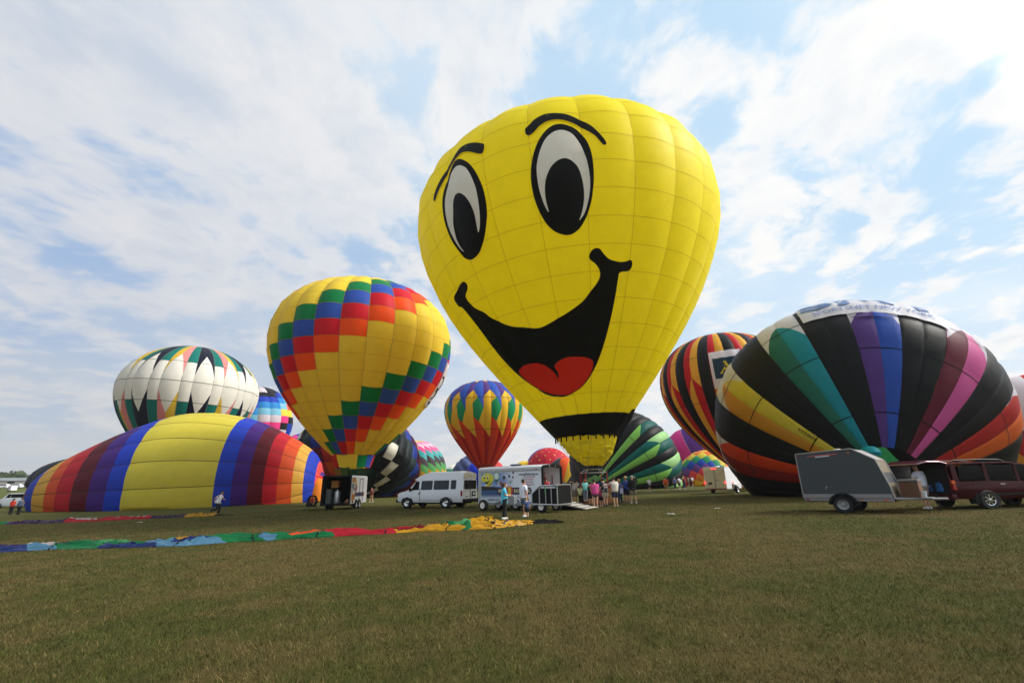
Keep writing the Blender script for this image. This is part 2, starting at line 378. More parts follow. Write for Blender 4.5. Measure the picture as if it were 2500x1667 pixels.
    def seam(s, name, mat, parent, th=None, row=None, width=.05, s0=0., s1=.97, off=.018, gores=None, g0=None):
        """load tape sewn along a gore edge (g0) or round a row"""
        V = []; F = []
        if row is None:
            n = max(6, int(s.L*(s1-s0)/1.2)); tt = np.linspace(s0, s1, n+1); g = g0 % s.n
            r, z = s.rz(tt); du = np.minimum(.2, width/2/np.maximum(.05, r*(s.ed[g+1]-s.ed[g])))
            A = s.P(g, 0*tt+du, tt, off); gm = (g-1) % s.n; B_ = s.P(gm, 1-0*tt-du, tt, off)
            V = np.concatenate([A, B_]); F = [(i, i+1, n+2+i, n+1+i) for i in range(n)]
        else:
            for g in (gores if gores is not None else range(s.n)):
                uu = np.linspace(0, 1, 6); A = s.P(g, uu, uu*0+row-width/2/s.L, off); B_ = s.P(g, uu, uu*0+row+width/2/s.L, off); b = len(V)
                V = list(V)+list(A)+list(B_); F += [(b+i, b+i+1, b+7+i, b+6+i) for i in range(5)]
        return mesh_obj(name, V, F, mat, None, parent, True)
def clip_half(P, ax, c, keep_gt):
    o = []
    for i in range(len(P)):
        a, b = P[i], P[(i+1) % len(P)]; da, db = (a[ax]-c, b[ax]-c) if keep_gt else (c-a[ax], c-b[ax])
        if da >= 0: o.append(a)
        if (da > 0 and db < 0) or (da < 0 and db > 0):
            f = da/(da-db); o.append((a[0]+(b[0]-a[0])*f, a[1]+(b[1]-a[1])*f))
    return o
def clip_grid(pts, gx, gy):
    V = []; F = []; idx = {}
    def vid(p):
        k = (round(p[0], 5), round(p[1], 5))
        if k not in idx: idx[k] = len(V); V.append((p[0], p[1]))
        return idx[k]
    for tri in tessellate_polygon([[Vector((a, b*6, 0)) for a, b in pts]]):
        T = [pts[i] for i in tri]
        if (T[1][0]-T[0][0])*(T[2][1]-T[0][1])-(T[1][1]-T[0][1])*(T[2][0]-T[0][0]) < 0: T = T[::-1]
        x0, x1 = min(q[0] for q in T), max(q[0] for q in T); y0, y1 = min(q[1] for q in T), max(q[1] for q in T)
        i0 = max(0, int(np.searchsorted(gx, x0, 'right'))-1); i1 = max(i0+1, int(np.searchsorted(gx, x1, 'left'))); j0 = max(0, int(np.searchsorted(gy, y0, 'right'))-1); j1 = max(j0+1, int(np.searchsorted(gy, y1, 'left')))
        for i in range(i0, min(i1, len(gx)-1)):
            C = clip_half(clip_half(T, 0, gx[i], True), 0, gx[i+1], False)
            if len(C) < 3: continue
            for j in range(j0, min(j1, len(gy)-1)):
                Q = clip_half(clip_half(C, 1, gy[j], True), 1, gy[j+1], False)
                if len(Q) < 3: continue
                f = []
                for q in Q:
                    k = vid(q)
                    if k not in f: f.append(k)
                if len(f) > 2: F.append(tuple(f))
    return V, F
YEL = nylon('yellow_nylon', '#fdee22', .42); BLK = nylon('black_nylon', '#100f0b', .10); RED = nylon('red_nylon', '#f5301a', .04); CREAM = nylon('cream_nylon', '#fff6e6', .04)
SEAM_Y = nylon('seam_ochre', '#d0b81e', .3); SEAM_D = nylon('seam_dark', '#23251f', .1)
wicker = plain('wicker', '#9a6236', .8, var=.5, scale=40, bump=.01); steel = plain('steel', '#b9bcc0', .35, .9); darkst = plain('dark_steel', '#2a2b2c', .5, .6)
redpad = plain('red_padding', '#8d1420', .7); suede = plain('suede_trim', '#5b3a22', .9); rope = plain('rope', '#6f6a58', .8)
def basket(parent, c, w=1.5, d=1.2, h=1.1, rz=0.):
    x, y, z = c; M = Matrix.Translation(c) @ Matrix.Rotation(rz, 4, 'Z')
    b = MB()
    for i in range(9):                                       # woven rounds
        k = 1+.04*math.sin(i*1.1); b.box((0, 0, .1+i*h/9+.0), (w*k, d*k, h/9*.86), M)
    bo = b.build('basket', wicker, parent, bevel=.02)
    MB().box((0, 0, h+.12), (w*1.06, d*1.06, .13), M).build('padded_rim', redpad, bo, bevel=.05)
    MB().box((0, 0, .05), (w*1.03, d*1.03, .1), M).build('hide_base', suede, bo, bevel=.03)
    return bo
def burner(parent, c, top, w=.75, rz=0., ups=redpad, base_z=0.):
    """frame on uprights with twin burner cans; c is the frame centre"""
    x, y, z = c; M = Matrix.Translation(c) @ Matrix.Rotation(rz, 4, 'Z')
    f = MB(); q = [M @ Vector((i*w, j*w*.8, 0)) for i, j in ((-1, -1), (1, -1), (1, 1), (-1, 1))]
    f.tube(q+[q[0]], .03); q2 = [M @ Vector((i*w*.62, j*w*.5, .24)) for i, j in ((-1, -1), (1, -1), (1, 1), (-1, 1))]
    f.tube(q2+[q2[0]], .025)
    for a, b_ in zip(q, q2): f.tube([a, b_], .025)
    fo = f.build('burner_frame', steel, parent)
    for k in q: MB().cyl((k[0], k[1], base_z), k, .045, .045, 8).build('upright', ups, parent)
    for i in (-.22, .22):
        MB().lathe([(.02, -.05), (.17, -.02), (.19, .1), (.17, .34), (.12, .38)], 12, tuple(M @ Vector((i, 0, .2)))).build('burner_can', darkst, parent)
    return q
def cables(parent, env, q, n=12, s0=0., r=.009):
    for i in range(n):
        th = 2*math.pi*i/n; rr, _ = env.rz(np.array([s0])); p = env.B+env.e1*rr[0]*math.cos(th)+env.e2*rr[0]*math.sin(th)
        k = min(q, key=lambda a: (a[0]-p[0])**2+(a[1]-p[1])**2); MB().tube([tuple(p), k], r, 4).build('cable', rope, parent)
def even(n, phase): return [phase+360/n*i for i in range(n+1)]
def facing(env, g, lim):
    c = math.degrees((env.ed[g]+env.ed[g+1])/2); c = (c+180) % 360-180; return abs(c) < lim
# ---- A: yellow face balloon
A = thing('hot_air_balloon', 'giant upright yellow hot air balloon with a smiling cartoon face', 'hot air balloon', (5.55, 34., gz(5.55, 34.)))
A.location = (0, 0, 0)
rowsA = [.0, .048]+[.093+.0455*i for i in range(20)]+[1.0]
EA = Envelope([5.35, 34.0, 4.74], [-.048, -.012, .999], 11.92, 24.09, (.194, .712, 1.424, 2.138), even(24, -181), .048, rowsA, .008)
for g in range(24):
    front = facing(EA, g, 100)
    EA.quad('mouth_band', g, 0, .048, BLK, A, ns=3)
    if front:
        for j in range(1, len(rowsA)-6): EA.quad('panel', g, rowsA[j], rowsA[j+1], YEL, A)
        EA.quad('crown_gore', g, rowsA[len(rowsA)-6], 1., YEL, A)
    else: EA.quad('gore', g, .048, 1., YEL, A)
    EA.seam('load_tape', SEAM_Y, A, g0=g, s0=.048, width=.028)
for rw in rowsA[2:-3]: EA.seam('row_tape', SEAM_Y, A, row=rw, width=.028)
FACE = {"eye_r":[[-0.105,0.5702],[-0.0447,0.5596],[-0.0002,0.5392],[0.0215,0.5103],[0.0226,0.4724],[0.006,0.4372],[-0.0228,0.4121],[-0.0643,0.3933],[-0.1123,0.3842],[-0.1542,0.3841],[-0.2068,0.3916],[-0.2491,0.4062],[-0.2773,0.4278],[-0.2944,0.4532],[-0.2971,0.4803],[-0.2885,0.5032],[-0.269,0.5251],[-0.2324,0.5489],[-0.1884,0.5643],[-0.1476,0.5711]],"white_r":[[-0.1085,0.5585],[-0.0641,0.5503],[-0.0296,0.5291],[-0.0094,0.5074],[-0.0001,0.4843],[0.0019,0.4628],[-0.0079,0.4411],[-0.0345,0.4161],[-0.0749,0.403],[-0.0539,0.4154],[-0.0369,0.4344],[-0.0325,0.4519],[-0.0372,0.4709],[-0.0529,0.4915],[-0.0836,0.5034],[-0.1158,0.5084],[-0.1501,0.5061],[-0.1871,0.4976],[-0.219,0.4805],[-0.2313,0.4637],[-0.2341,0.4462],[-0.2243,0.4213],[-0.2464,0.4385],[-0.2605,0.4633],[-0.2626,0.4853],[-0.2576,0.5051],[-0.2342,0.5267],[-0.1995,0.5477],[-0.1511,0.5583]],"pupil_r":[[-0.1158,0.5084],[-0.0836,0.5034],[-0.0529,0.4915],[-0.0372,0.4709],[-0.0325,0.4519],[-0.0369,0.4344],[-0.0539,0.4154],[-0.0816,0.4012],[-0.1403,0.3969],[-0.2013,0.4028],[-0.2243,0.4213],[-0.2341,0.4462],[-0.2313,0.4637],[-0.219,0.4805],[-0.1871,0.4976],[-0.1501,0.5061]],"eye_l":[[-0.6738,0.5717],[-0.6209,0.5538],[-0.5838,0.5289],[-0.5622,0.5],[-0.5607,0.4756],[-0.5706,0.4523],[-0.6047,0.4279],[-0.6402,0.4112],[-0.6947,0.3954],[-0.7531,0.3913],[-0.7984,0.3923],[-0.835,0.4009],[-0.8564,0.4196],[-0.8806,0.4433],[-0.8871,0.4739],[-0.8798,0.5002],[-0.8644,0.5208],[-0.8365,0.5392],[-0.7866,0.5588],[-0.7353,0.576],[-0.7042,0.5764]],"white_l":[[-0.681,0.5597],[-0.6424,0.5479],[-0.6175,0.5279],[-0.6024,0.5038],[-0.6027,0.481],[-0.6137,0.4576],[-0.6315,0.4386],[-0.6598,0.4257],[-0.6531,0.4419],[-0.6462,0.4611],[-0.6539,0.4797],[-0.6721,0.4947],[-0.6955,0.5056],[-0.723,0.5119],[-0.7519,0.512],[-0.7799,0.5046],[-0.8021,0.4876],[-0.827,0.4646],[-0.8367,0.4391],[-0.8294,0.4225],[-0.8123,0.4095],[-0.834,0.4174],[-0.8525,0.4368],[-0.8666,0.4619],[-0.8625,0.4884],[-0.8506,0.5091],[-0.8318,0.5244],[-0.8004,0.5425],[-0.7586,0.5585],[-0.7169,0.5638]],"pupil_l":[[-0.723,0.5119],[-0.6955,0.5056],[-0.6721,0.4947],[-0.6539,0.4797],[-0.6462,0.4611],[-0.6531,0.4419],[-0.6621,0.4239],[-0.6958,0.4086],[-0.7655,0.4013],[-0.8123,0.4095],[-0.8294,0.4225],[-0.8367,0.4391],[-0.827,0.4646],[-0.8021,0.4876],[-0.7799,0.5046],[-0.7519,0.512]],"brow_r":[[-0.2955,0.579],[-0.2767,0.5843],[-0.2399,0.5936],[-0.1924,0.5983],[-0.1352,0.5956],[-0.0799,0.59],[-0.027,0.5794],[0.0248,0.5654],[0.0634,0.5483],[0.0908,0.5335],[0.095,0.5268],[0.0791,0.5251],[0.0646,0.532],[0.0406,0.5452],[0.004,0.5557],[-0.0366,0.5669],[-0.0844,0.5758],[-0.1332,0.5813],[-0.1843,0.5808],[-0.22,0.5755],[-0.2507,0.5662],[-0.2757,0.563],[-0.2943,0.5668]],"brow_l":[[-0.5263,0.581],[-0.5238,0.5725],[-0.5374,0.5619],[-0.5642,0.5643],[-0.6173,0.5774],[-0.6725,0.5854],[-0.7256,0.579],[-0.7855,0.5685],[-0.8296,0.5573],[-0.8853,0.544],[-0.9289,0.5301],[-0.9506,0.5358],[-0.9273,0.547],[-0.8724,0.5606],[-0.8061,0.5752],[-0.7457,0.5859],[-0.6948,0.5997],[-0.6338,0.5987],[-0.577,0.5914]],"mouth":[[0.0432,0.3579],[0.0629,0.3498],[0.1021,0.3389],[0.1734,0.3348],[0.2158,0.336],[0.2557,0.34],[0.2672,0.33],[0.2497,0.3195],[0.1761,0.3188],[0.1708,0.3089],[0.1648,0.2784],[0.1483,0.2418],[0.1247,0.2089],[0.0929,0.1791],[0.0383,0.1483],[-0.0279,0.1264],[-0.1412,0.107],[-0.2869,0.0945],[-0.4381,0.0897],[-0.5836,0.0927],[-0.7405,0.1042],[-0.85,0.1261],[-0.9475,0.1513],[-1.0287,0.1851],[-1.0691,0.2229],[-1.0727,0.261],[-1.0898,0.3],[-1.1132,0.3299],[-1.1495,0.3327],[-1.1568,0.354],[-1.069,0.3601],[-0.968,0.3653],[-0.9275,0.3652],[-0.9048,0.3583],[-0.9242,0.3484],[-0.9933,0.3413],[-0.9964,0.3294],[-0.9623,0.3109],[-0.8896,0.2959],[-0.8552,0.2793],[-0.7732,0.2612],[-0.6779,0.2488],[-0.5958,0.2431],[-0.5203,0.2359],[-0.4382,0.2344],[-0.3286,0.2414],[-0.2084,0.2522],[-0.0783,0.2694],[-0.0264,0.2838],[0.0229,0.2988],[0.0464,0.3103],[0.0444,0.3212],[0.0217,0.3319],[-0.0206,0.341],[-0.0238,0.347],[-0.0051,0.3557],[0.0171,0.3592]],"tongue":[[-0.9223,0.1637],[-0.8018,0.1712],[-0.6994,0.1718],[-0.6096,0.1697],[-0.5315,0.1601],[-0.4695,0.1484],[-0.446,0.1392],[-0.4458,0.1319],[-0.4242,0.1315],[-0.41,0.1431],[-0.4338,0.1533],[-0.4215,0.1594],[-0.3534,0.1668],[-0.2524,0.1704],[-0.1335,0.1688],[-0.0386,0.1635],[0.0075,0.1557],[-0.0092,0.1374],[-0.0734,0.1221],[-0.1749,0.1049],[-0.3201,0.095],[-0.467,0.0939],[-0.5963,0.099],[-0.7441,0.1122],[-0.8471,0.1288],[-0.9032,0.1494]]}
def rounded(P, it):
    for _ in range(it):
        Q = []
        for i in range(len(P)):
            a, b = P[i], P[(i+1) % len(P)]; Q += [(a[0]*.78+b[0]*.22, a[1]*.78+b[1]*.22), (a[0]*.22+b[0]*.78, a[1]*.22+b[1]*.78)]
        P = Q
    return P
def fp(k, mat, name, off, par=A): return EA.patch(name, rounded(FACE[k], 2), mat, par, off)
for sd_ in 'rl':
    e = fp('eye_'+sd_, BLK, 'eye', .03); fp('white_'+sd_, CREAM, 'eye_white', .045, e); fp('pupil_'+sd_, BLK, 'pupil', .06, e)
    fp('brow_'+sd_, BLK, 'eyebrow', .03)
mo = fp('mouth', BLK, 'mouth', .03); fp('tongue', RED, 'tongue', .045, mo)
# scoop, cables, burner, basket
bc = (5.62, 33.9); bz = gz(*bc)
V = []; F = []; n = 72; rings = 26
for i in range(rings+1):
    f = i/rings; cx = 5.35+(5.72-5.35)*f; zz_ = 4.66-(4.66-2.72)*f**.9; r_ = 2.15*(1-f)+.60*f+.18*math.sin(math.pi*f)
    for k in range(n):
        a = 2*math.pi*k/n; wr = (.20*mnoise.noise((i*1.15+math.sin(a)*1.5, k*.16, 3.))+.12*mnoise.noise((i*2.3, k*.30, 8.)))*min(1, 5*f)
        V.append((cx+(r_+wr)*math.cos(a), 34.0+(r_+wr)*math.sin(a)*.95, zz_+.05*math.sin(k*1.7+i)))
for i in range(rings): F += [(i*n+k, i*n+(k+1) % n, (i+1)*n+(k+1) % n, (i+1)*n+k) for k in range(n)]
mesh_obj('scoop', V, F, nylon('scoop_yellow', '#eadb2c', .5), None, A, True)
q = burner(A, (bc[0], bc[1], bz+2.12), 0, .78, R(8), redpad, bz+1.0)
cables(A, EA, q, 16)
basket(A, (bc[0], bc[1], bz), 1.9, 1.45, 1.05, R(8))
fl = [(2.35, .30), (2.9, .95), (3.3, 1.7), (2.55, 1.75), (2.0, .2), (1.35, -1.55), (1.72, -1.2)]
MB().prism([(5.35+a, 4.74+b) for a, b in fl], 32.25, 32.31).build('vent_flap', BLK, A)
for i in range(16):
    th = R(-100+200*i/15); rr = 2.31; p0 = EA.B+EA.e1*rr*math.cos(th)+EA.e2*rr*math.sin(th)
    MB().tube([tuple(p0), (p0[0], p0[1], p0[2]-.32)], .05, 5).build('tape_end', BLK, A)
# ---- B: yellow balloon with spiral of green, blue, red, orange squares
Bn = thing('hot_air_balloon', 'upright yellow balloon with spiralling green, blue, red and orange squares', 'hot air balloon')
rowsB = [.005+.0565*i for i in range(17)]+[1.]; rowsB[0] = 0.
EB = Envelope([-17.21, 50.0, 4.82], [.016, -.004, 1.], 9.6, 19.46, (.238, .626, 1.779, 2.287), even(24, -175), .12, rowsB, .03)
PB = [nylon('patch_green', '#17824a', .3), nylon('patch_blue', '#3558b8', .3), nylon('patch_red', '#d42233', .3), nylon('patch_orange', '#ff5a22', .32)]; YB = nylon('golden_nylon', '#f8da46', .34)
def colB(g, j):
    k = (11-j-(12-g)) % 8                                   # gore 12 begins at 5 degrees
    return PB[k] if k < 4 else YB
for g in range(24):
    if facing(EB, g, 100):
        for j in range(14): EB.quad('panel', g, rowsB[j], rowsB[j+1], colB(g, j), Bn)
        EB.quad('crown_gore', g, rowsB[14], 1., None, Bn, ns=8, strips=[(rowsB[14], YB), (rowsB[16], PB[2] if g % 3 else YB)])
    else: EB.quad('gore', g, 0, 1., None, Bn, ns=34, strips=[(rowsB[j], colB(g, j)) for j in range(17)])
    EB.seam('load_tape', nylon('tape_pale', '#a59a6a', .2), Bn, g0=g, width=.03)
for rw in rowsB[1:14:1]: EB.seam('row_tape', nylon('tape_ochre', '#b89428', .2), Bn, row=rw, width=.025)
SKT = [PB[0], PB[1], PB[2], nylon('skirt_red', '#c8331f', .35), YB, YB]
V = []; F = []; mi = []; n = 48
for i in range(5):
    f = i/4
    for k in range(n):
        a = 2*math.pi*k/n; r_ = 2.2-.42*f+.05*math.sin(k*1.3+i); V.append((-17.2+r_*math.sin(a), 50-r_*math.cos(a), 4.75-1.25*f+.04*math.sin(k*.9)))
for i in range(4):
    for k in range(n): F.append((i*n+k, i*n+(k+1) % n, (i+1)*n+(k+1) % n, (i+1)*n+k)); mi.append((k+20)//4 % 6)
mesh_obj('skirt', V, F, SKT, mi, Bn, True)
bz = gz(-17.2, 50); q = burner(Bn, (-17.2, 50, bz+2.3), 0, .7, .2, darkst, bz+1.); cables(Bn, EB, q, 10); basket(Bn, (-17.2, 50, bz), 1.5, 1.3, 1.1, .2)
ban = EB.patch('banner', [(R(86), .262), (R(110), .262), (R(106), .455), (R(90), .455)], nylon('banner_white', '#efeaea', .3), Bn, .10)
for i, (cth, cs, ch) in enumerate(((96.5, .305, '2'), (97.5, .365, '0'))):
    me = text('numeral', ch, 2.6, BLK, Bn, Matrix.Identity(4), extrude=0.)
    for vv in me.data.vertices:
        th = R(cth)+vv.co.x/8.; g = int(np.clip(np.searchsorted(EB.ed, th, 'right')-1, 0, 23))
        vv.co = Vector(EB.P(g, np.array([(th-EB.ed[g])/(EB.ed[g+1]-EB.ed[g])]), np.array([cs+vv.co.y/EB.L]), .13)[0])
# ---- C: white balloon with teal bands and dark, yellow, pink points
Cn = thing('hot_air_balloon', 'white balloon with pointed white diamonds and teal, pink, yellow and black points', 'hot air balloon')
ed = []; a0 = 11.5-24*8
for i in range(15): ed += [a0+24*i, a0+24*i+15.3]
ed.append(a0+360)
EC = Envelope([-60.98, 84., 4.23], [.048, -.008, .999], 10.94, 23.37, (.154, .64, 1.566, 1.854), ed, .09)
TEAL = nylon('teal_nylon', '#16766b', .3); NAVYK = nylon('ink_nylon', '#17182a', .12); PINK = nylon('salmon_nylon', '#e58e88', .32); GOLD = nylon('gold_nylon', '#e6bd3a', .32); WHT = nylon('white_nylon', '#f1ece0', .35); PLUM = nylon('plum_nylon', '#3a2452', .15)
for g in range(30):
    if g % 2:
        EC.quad('gore_panel', g, 0, .446, TEAL, Cn); EC.quad('gore_panel', g, .446, .66, WHT, Cn); EC.quad('gore_panel', g, .66, 1, TEAL, Cn)
    else:
        k = (g//2-8) % 2; tl_, tr_ = (GOLD, PINK) if k == 0 else (NAVYK, NAVYK); bl_, br_ = (PINK, GOLD) if k == 0 else (NAVYK, NAVYK)
        if (g//2) % 4 == 2: tl_, tr_, bl_, br_ = PINK, GOLD, GOLD, PINK
        EC.poly('white_diamond', g, [(.5, .385), (.72, .43), (1, .50), (1, .585), (.80, .66), (.5, .72), (.20, .66), (0, .585), (0, .50), (.28, .43)], WHT, Cn)
        EC.poly('point', g, [(0, .585), (.20, .66), (.5, .72), (.5, 1), (0, 1)], tl_, Cn); EC.poly('point', g, [(1, .585), (1, 1), (.5, 1), (.5, .72), (.80, .66)], tr_, Cn)
        EC.poly('point', g, [(0, .50), (0, 0), (.5, 0), (.5, .385), (.28, .43)], bl_, Cn); EC.poly('point', g, [(1, .50), (.72, .43), (.5, .385), (.5, 0), (1, 0)], br_, Cn)
    EC.seam('load_tape', nylon('tape_grey', '#8b867c', .2), Cn, g0=g, width=.035)
for rw in (.446, .548, .66): EC.seam('row_tape', SEAM_D, Cn, row=rw, width=.07)
bz = gz(-60.6, 84); q = burner(Cn, (-60.6, 84, bz+2.3), 0, .7, .3, darkst, bz+1.); cables(Cn, EC, q, 8); basket(Cn, (-60.6, 84, bz), 1.6, 1.4)
# ---- D: patchwork balloon of blues
Dn = thing('hot_air_balloon', 'patchwork balloon of blue, sky blue, yellow, pink and black squares behind the white balloon', 'hot air balloon')
rowsD = [0]+[.0205+.0555*i for i in range(1, 17)]+[1.]
ED = Envelope([-55.45, 100., 2.81], [-.054, -.029, .998], 6.98, 20.4, (.145, .629, 1.51, 1.938), even(18, -170), .12, rowsD, .03)
PD = dict(k=nylon('coal_nylon', '#222327', .12), b=nylon('royal_nylon', '#2b44b0', .3), s=nylon('azure_nylon', '#2f86c9', .3), l=nylon('ice_nylon', '#7fc0d8', .32), g=nylon('pearl_nylon', '#d9cdd2', .32), p=nylon('hotpink_nylon', '#f0458a', .3), y=nylon('lemon_nylon', '#f2d94a', .32), o=nylon('coral_nylon', '#ff6238', .3))
colsD = {9: 'gglsbbkk', 10: 'ppglsbkggg', 11: 'kpglsbkkk', 12: 'gkpylsbkk', 13: 'bbkyolsbk', 14: 'kgbkoplsb'}
for g in range(18):
    sq = colsD.get(g, ['pglsbkygo', 'glsbkpyok', 'sbkpyoglk'][g % 3])
    for j in range(len(rowsD)-1):
        c = sq[(j-7) % len(sq)] if g not in colsD or 7 <= j < 7+len(sq) else 'k'
        if facing(ED, g, 120) and j > 5: ED.quad('panel', g, rowsD[j], rowsD[j+1], PD[c], Dn, nu=4, ns=2)
    ED.quad('gore', g, 0, rowsD[6] if facing(ED, g, 120) else 1., None, Dn, ns=24, strips=[(rowsD[j], PD[sq[j % len(sq)]]) for j in range(len(rowsD)-1)])
# ---- H: upright red balloon with green diamonds
Hn = thing('hot_air_balloon', 'upright red balloon with green diamonds, yellow points and blue and purple top', 'hot air balloon')
ed = []; PR = 360/14
for i in range(14): ed += [3.1-PR*7+PR*i, 3.1-PR*7+PR*i+10.7]
ed.append(3.1+PR*7)
EH = Envelope([-5.59, 90., 4.06], [-.02, -.003, 1.], 7.63, 17.24, (.161, .665, 1.375, 2.164), ed, .09)
HV, HB, HY, HG, HO, HR = nylon('violet_nylon', '#5d3f86', .3), nylon('cobalt_nylon', '#3458b4', .3), nylon('amber_nylon', '#f2c02c', .32), nylon('emerald_nylon', '#1f9458', .3), nylon('vermilion_nylon', '#e8441c', .3), nylon('crimson_nylon', '#c01a12', .3)
for g in range(28):
    if g % 2 == 0:
        EH.poly('gore_panel', g, [(0, .612), (1, .679), (1, .80), (0, .84)], HV, Hn); EH.poly('gore_panel', g, [(0, .84), (1, .80), (1, 1), (0, 1)], HY, Hn)
        EH.poly('gore_panel', g, [(0, .365), (1, .297), (1, .679), (0, .612)], HY, Hn); EH.poly('gore_panel', g, [(0, .06), (1, .06), (1, .297), (0, .365)], HR, Hn)
    else:
        EH.poly('gore_panel', g, [(0, .679), (.5, .609), (1, .524), (1, 1), (0, 1)], HB, Hn); EH.poly('gore_panel', g, [(0, .566), (.5, .609), (0, .679)], HY, Hn)
        EH.poly('green_diamond', g, [(.5, .609), (0, .566), (0, .465), (.5, .427), (1, .524)], HG, Hn); EH.poly('gore_panel', g, [(1, .524), (.5, .427), (1, .365)], HY, Hn)
        EH.poly('gore_panel', g, [(0, .465), (0, .06), (1, .06), (1, .365), (.5, .427)], HO, Hn)
    EH.quad('mouth_band', g, 0, .06, nylon('brick_nylon', '#b83a1e', .3), Hn, ns=2)
for rw in (.365, .609, .79): EH.seam('row_tape', SEAM_D, Hn, row=rw, width=.07)
bz = gz(-5.7, 90); q = burner(Hn, (-5.75, 90, bz+2.3), 0, .7, .3, darkst, bz+1.); cables(Hn, EH, q, 10); basket(Hn, (-5.75, 90, bz), 1.5, 1.3)
# ---- N: black, red and yellow striped balloon
Nn = thing('hot_air_balloon', 'upright balloon with black, red and yellow vertical stripes and a banner', 'hot air balloon')
ed = []
for i in range(15): b0 = -43+24*(i-7); ed += [b0, b0+10, b0+16.6]
ed.append(ed[0]+360)
EN = Envelope([27.59, 58., 2.94], [-.036, .014, .999], 7.64, 16.87, (.119, .626, 1.767, 2.381), ed, .10)
NK, NR, NY = nylon('jet_nylon', '#0f0f11', .10), nylon('scarlet_nylon', '#c8202a', .3), nylon('marigold_nylon', '#efb23a', .32)
for g in range(45):
    k = g % 3
    if k == 0: EN.quad('gore', g, 0, 1, NK, Nn, ns=22)
    elif k == 1: EN.poly('gore', g, [(0, .43), (1, .53), (1, 1), (0, 1)], NR, Nn); EN.poly('gore', g, [(0, 0), (1, 0), (1, .53), (0, .43)], NY, Nn)
    else: EN.poly('gore', g, [(0, .53), (1, .475), (1, 1), (0, 1)], NY, Nn); EN.poly('gore', g, [(0, 0), (1, 0), (1, .475), (0, .53)], NR, Nn)
for rw in (.40, .625, .76): EN.seam('row_tape', SEAM_D, Nn, row=rw, width=.05)
EN.patch('banner', [(R(-32.5), .455), (R(-6), .455), (R(-6), .635), (R(-32.5), .635)], nylon('lilac_white', '#e9e4f2', .3), Nn, .10)
EN.patch('banner_square', [(R(-30), .50), (R(-9), .50), (R(-9), .598), (R(-30), .598)], nylon('petrol_nylon', '#16344a', .2), Nn, .13)
lt = text('letter', 'A', 2.0, nylon('letter_yellow', '#e8c92a', .3), Nn, Matrix.Identity(4), extrude=0., bold=.03)
for vv in lt.data.vertices:
    th = R(-20.5)+vv.co.x/7.6; g = int(np.clip(np.searchsorted(EN.ed, th, 'right')-1, 0, 44))
    vv.co = Vector(EN.P(g, np.array([(th-EN.ed[g])/(EN.ed[g+1]-EN.ed[g])]), np.array([.547+vv.co.y/EN.L]), .16)[0])
bz = gz(27.5, 58); q = burner(Nn, (27.6, 58, bz+2.1), 0, .7, .3, darkst, bz+1.); cables(Nn, EN, q, 8); basket(Nn, (27.6, 58, bz), 1.5, 1.3)
# ---- O: big black balloon tipped back, colour rays from the mouth
On = thing('hot_air_balloon', 'huge tilted black balloon with coloured rays filling beside the dark red car', 'hot air balloon')
EO = Envelope([22.44, 29., 1.59], [.369, .767, .525], 9.14, 13.63, (.21, .532, 2.056, 2.197), even(40, -41-36*4), .022, [0, .09, .268, .40, .52, 1], .06, True)
OK_ = nylon('raven_nylon', '#101112', .10); OW = nylon('chalk_nylon', '#dedce4', .35)
OC = {0: ('#b82a26', '#7c1c1c'), 1: ('#8a1d14', '#e0481e'), 2: ('#d1922a', '#e0cf44'), 3: ('#27705f', '#1f93a3'), 4: ('#5c3f88', '#3158b8'), 5: ('#6b2434', '#d75d9d'), 6: ('#b82a26', '#dd6424'), 7: ('#d94a20', '#e0a030'), 8: ('#2f8a50', '#7ac060'), 9: ('#3158b8', '#5c3f88')}
for g in range(40):
    k, h = g//4, g % 4
    if h < 2:
        mt = nylon('ray_%d_%d' % (k, h), OC[k][h], .3); o1, o2 = (0, 1) if h == 0 else (1, 0)
        EO.poly('ray', g, [(0, 0), (1, 0), (1, .352 if h else .44), (.5, .405), (0, .44 if h else .352)], mt, On, ds=.022)
        EO.poly('white_point', g, [(0, .352 if h == 0 else .44), (.5, .405), (1, .44 if h == 0 else .352), (1, .50), (0, .50)], OW, On, ds=.022)
        EO.quad('gore', g, .50, 1, mt, On, ns=8)
    else: EO.quad('gore', g, 0, 1, OK_, On, ns=18)
for rw in (.09, .268, .40): EO.seam('row_tape', nylon('tape_black', '#0c0d0e', .1), On, row=rw, width=.06, off=.035)
EO.patch('banner', [(R(-57.5), .396), (R(-4), .386), (R(-4), .56), (R(-57.5), .56)], OW, On, .08)
for k, a0 in ((4, -41.),):                                  # the middle ray's point reaches over the white cloth
    for h in (0, 1): EO.patch('ray_tip', [(R(a0+9*h), .372), (R(a0+9*h+9), .372), (R(a0+9*h+(9 if h == 0 else 0)), .395)], MATS['ray_4_%d' % h], On, .11)
def on_env(env, o, cth, cs, radius, off):
    for vv in o.data.vertices:
        th = R(cth)+vv.co.x/radius; g = int(np.clip(np.searchsorted(env.ed, th, 'right')-1, 0, env.n-1))
        vv.co = Vector(env.P(g, np.array([(th-env.ed[g])/(env.ed[g+1]-env.ed[g])]), np.array([cs+vv.co.y/env.L]), off)[0])
SB = nylon('sky_letter', '#9db6dc', .3)
on_env(EO, text('lettering', 'SPORTSNET NEW YORK', .62, SB, On, Matrix.Identity(4), squeeze=1.02), -31, .418, 9., .12)
on_env(EO, text('lettering', 'SNY', 2.4, SB, On, Matrix.Identity(4), squeeze=1.9, bold=.06), -30, .478, 9., .12)
on_env(EO, text('registration', 'N4053A', .34, BLK, On, Matrix.Rotation(R(90), 4, 'Z'), extrude=0.), -98, .115, 5.0, .05)
nb = nylon('teal_skirt', '#178e98', .3)
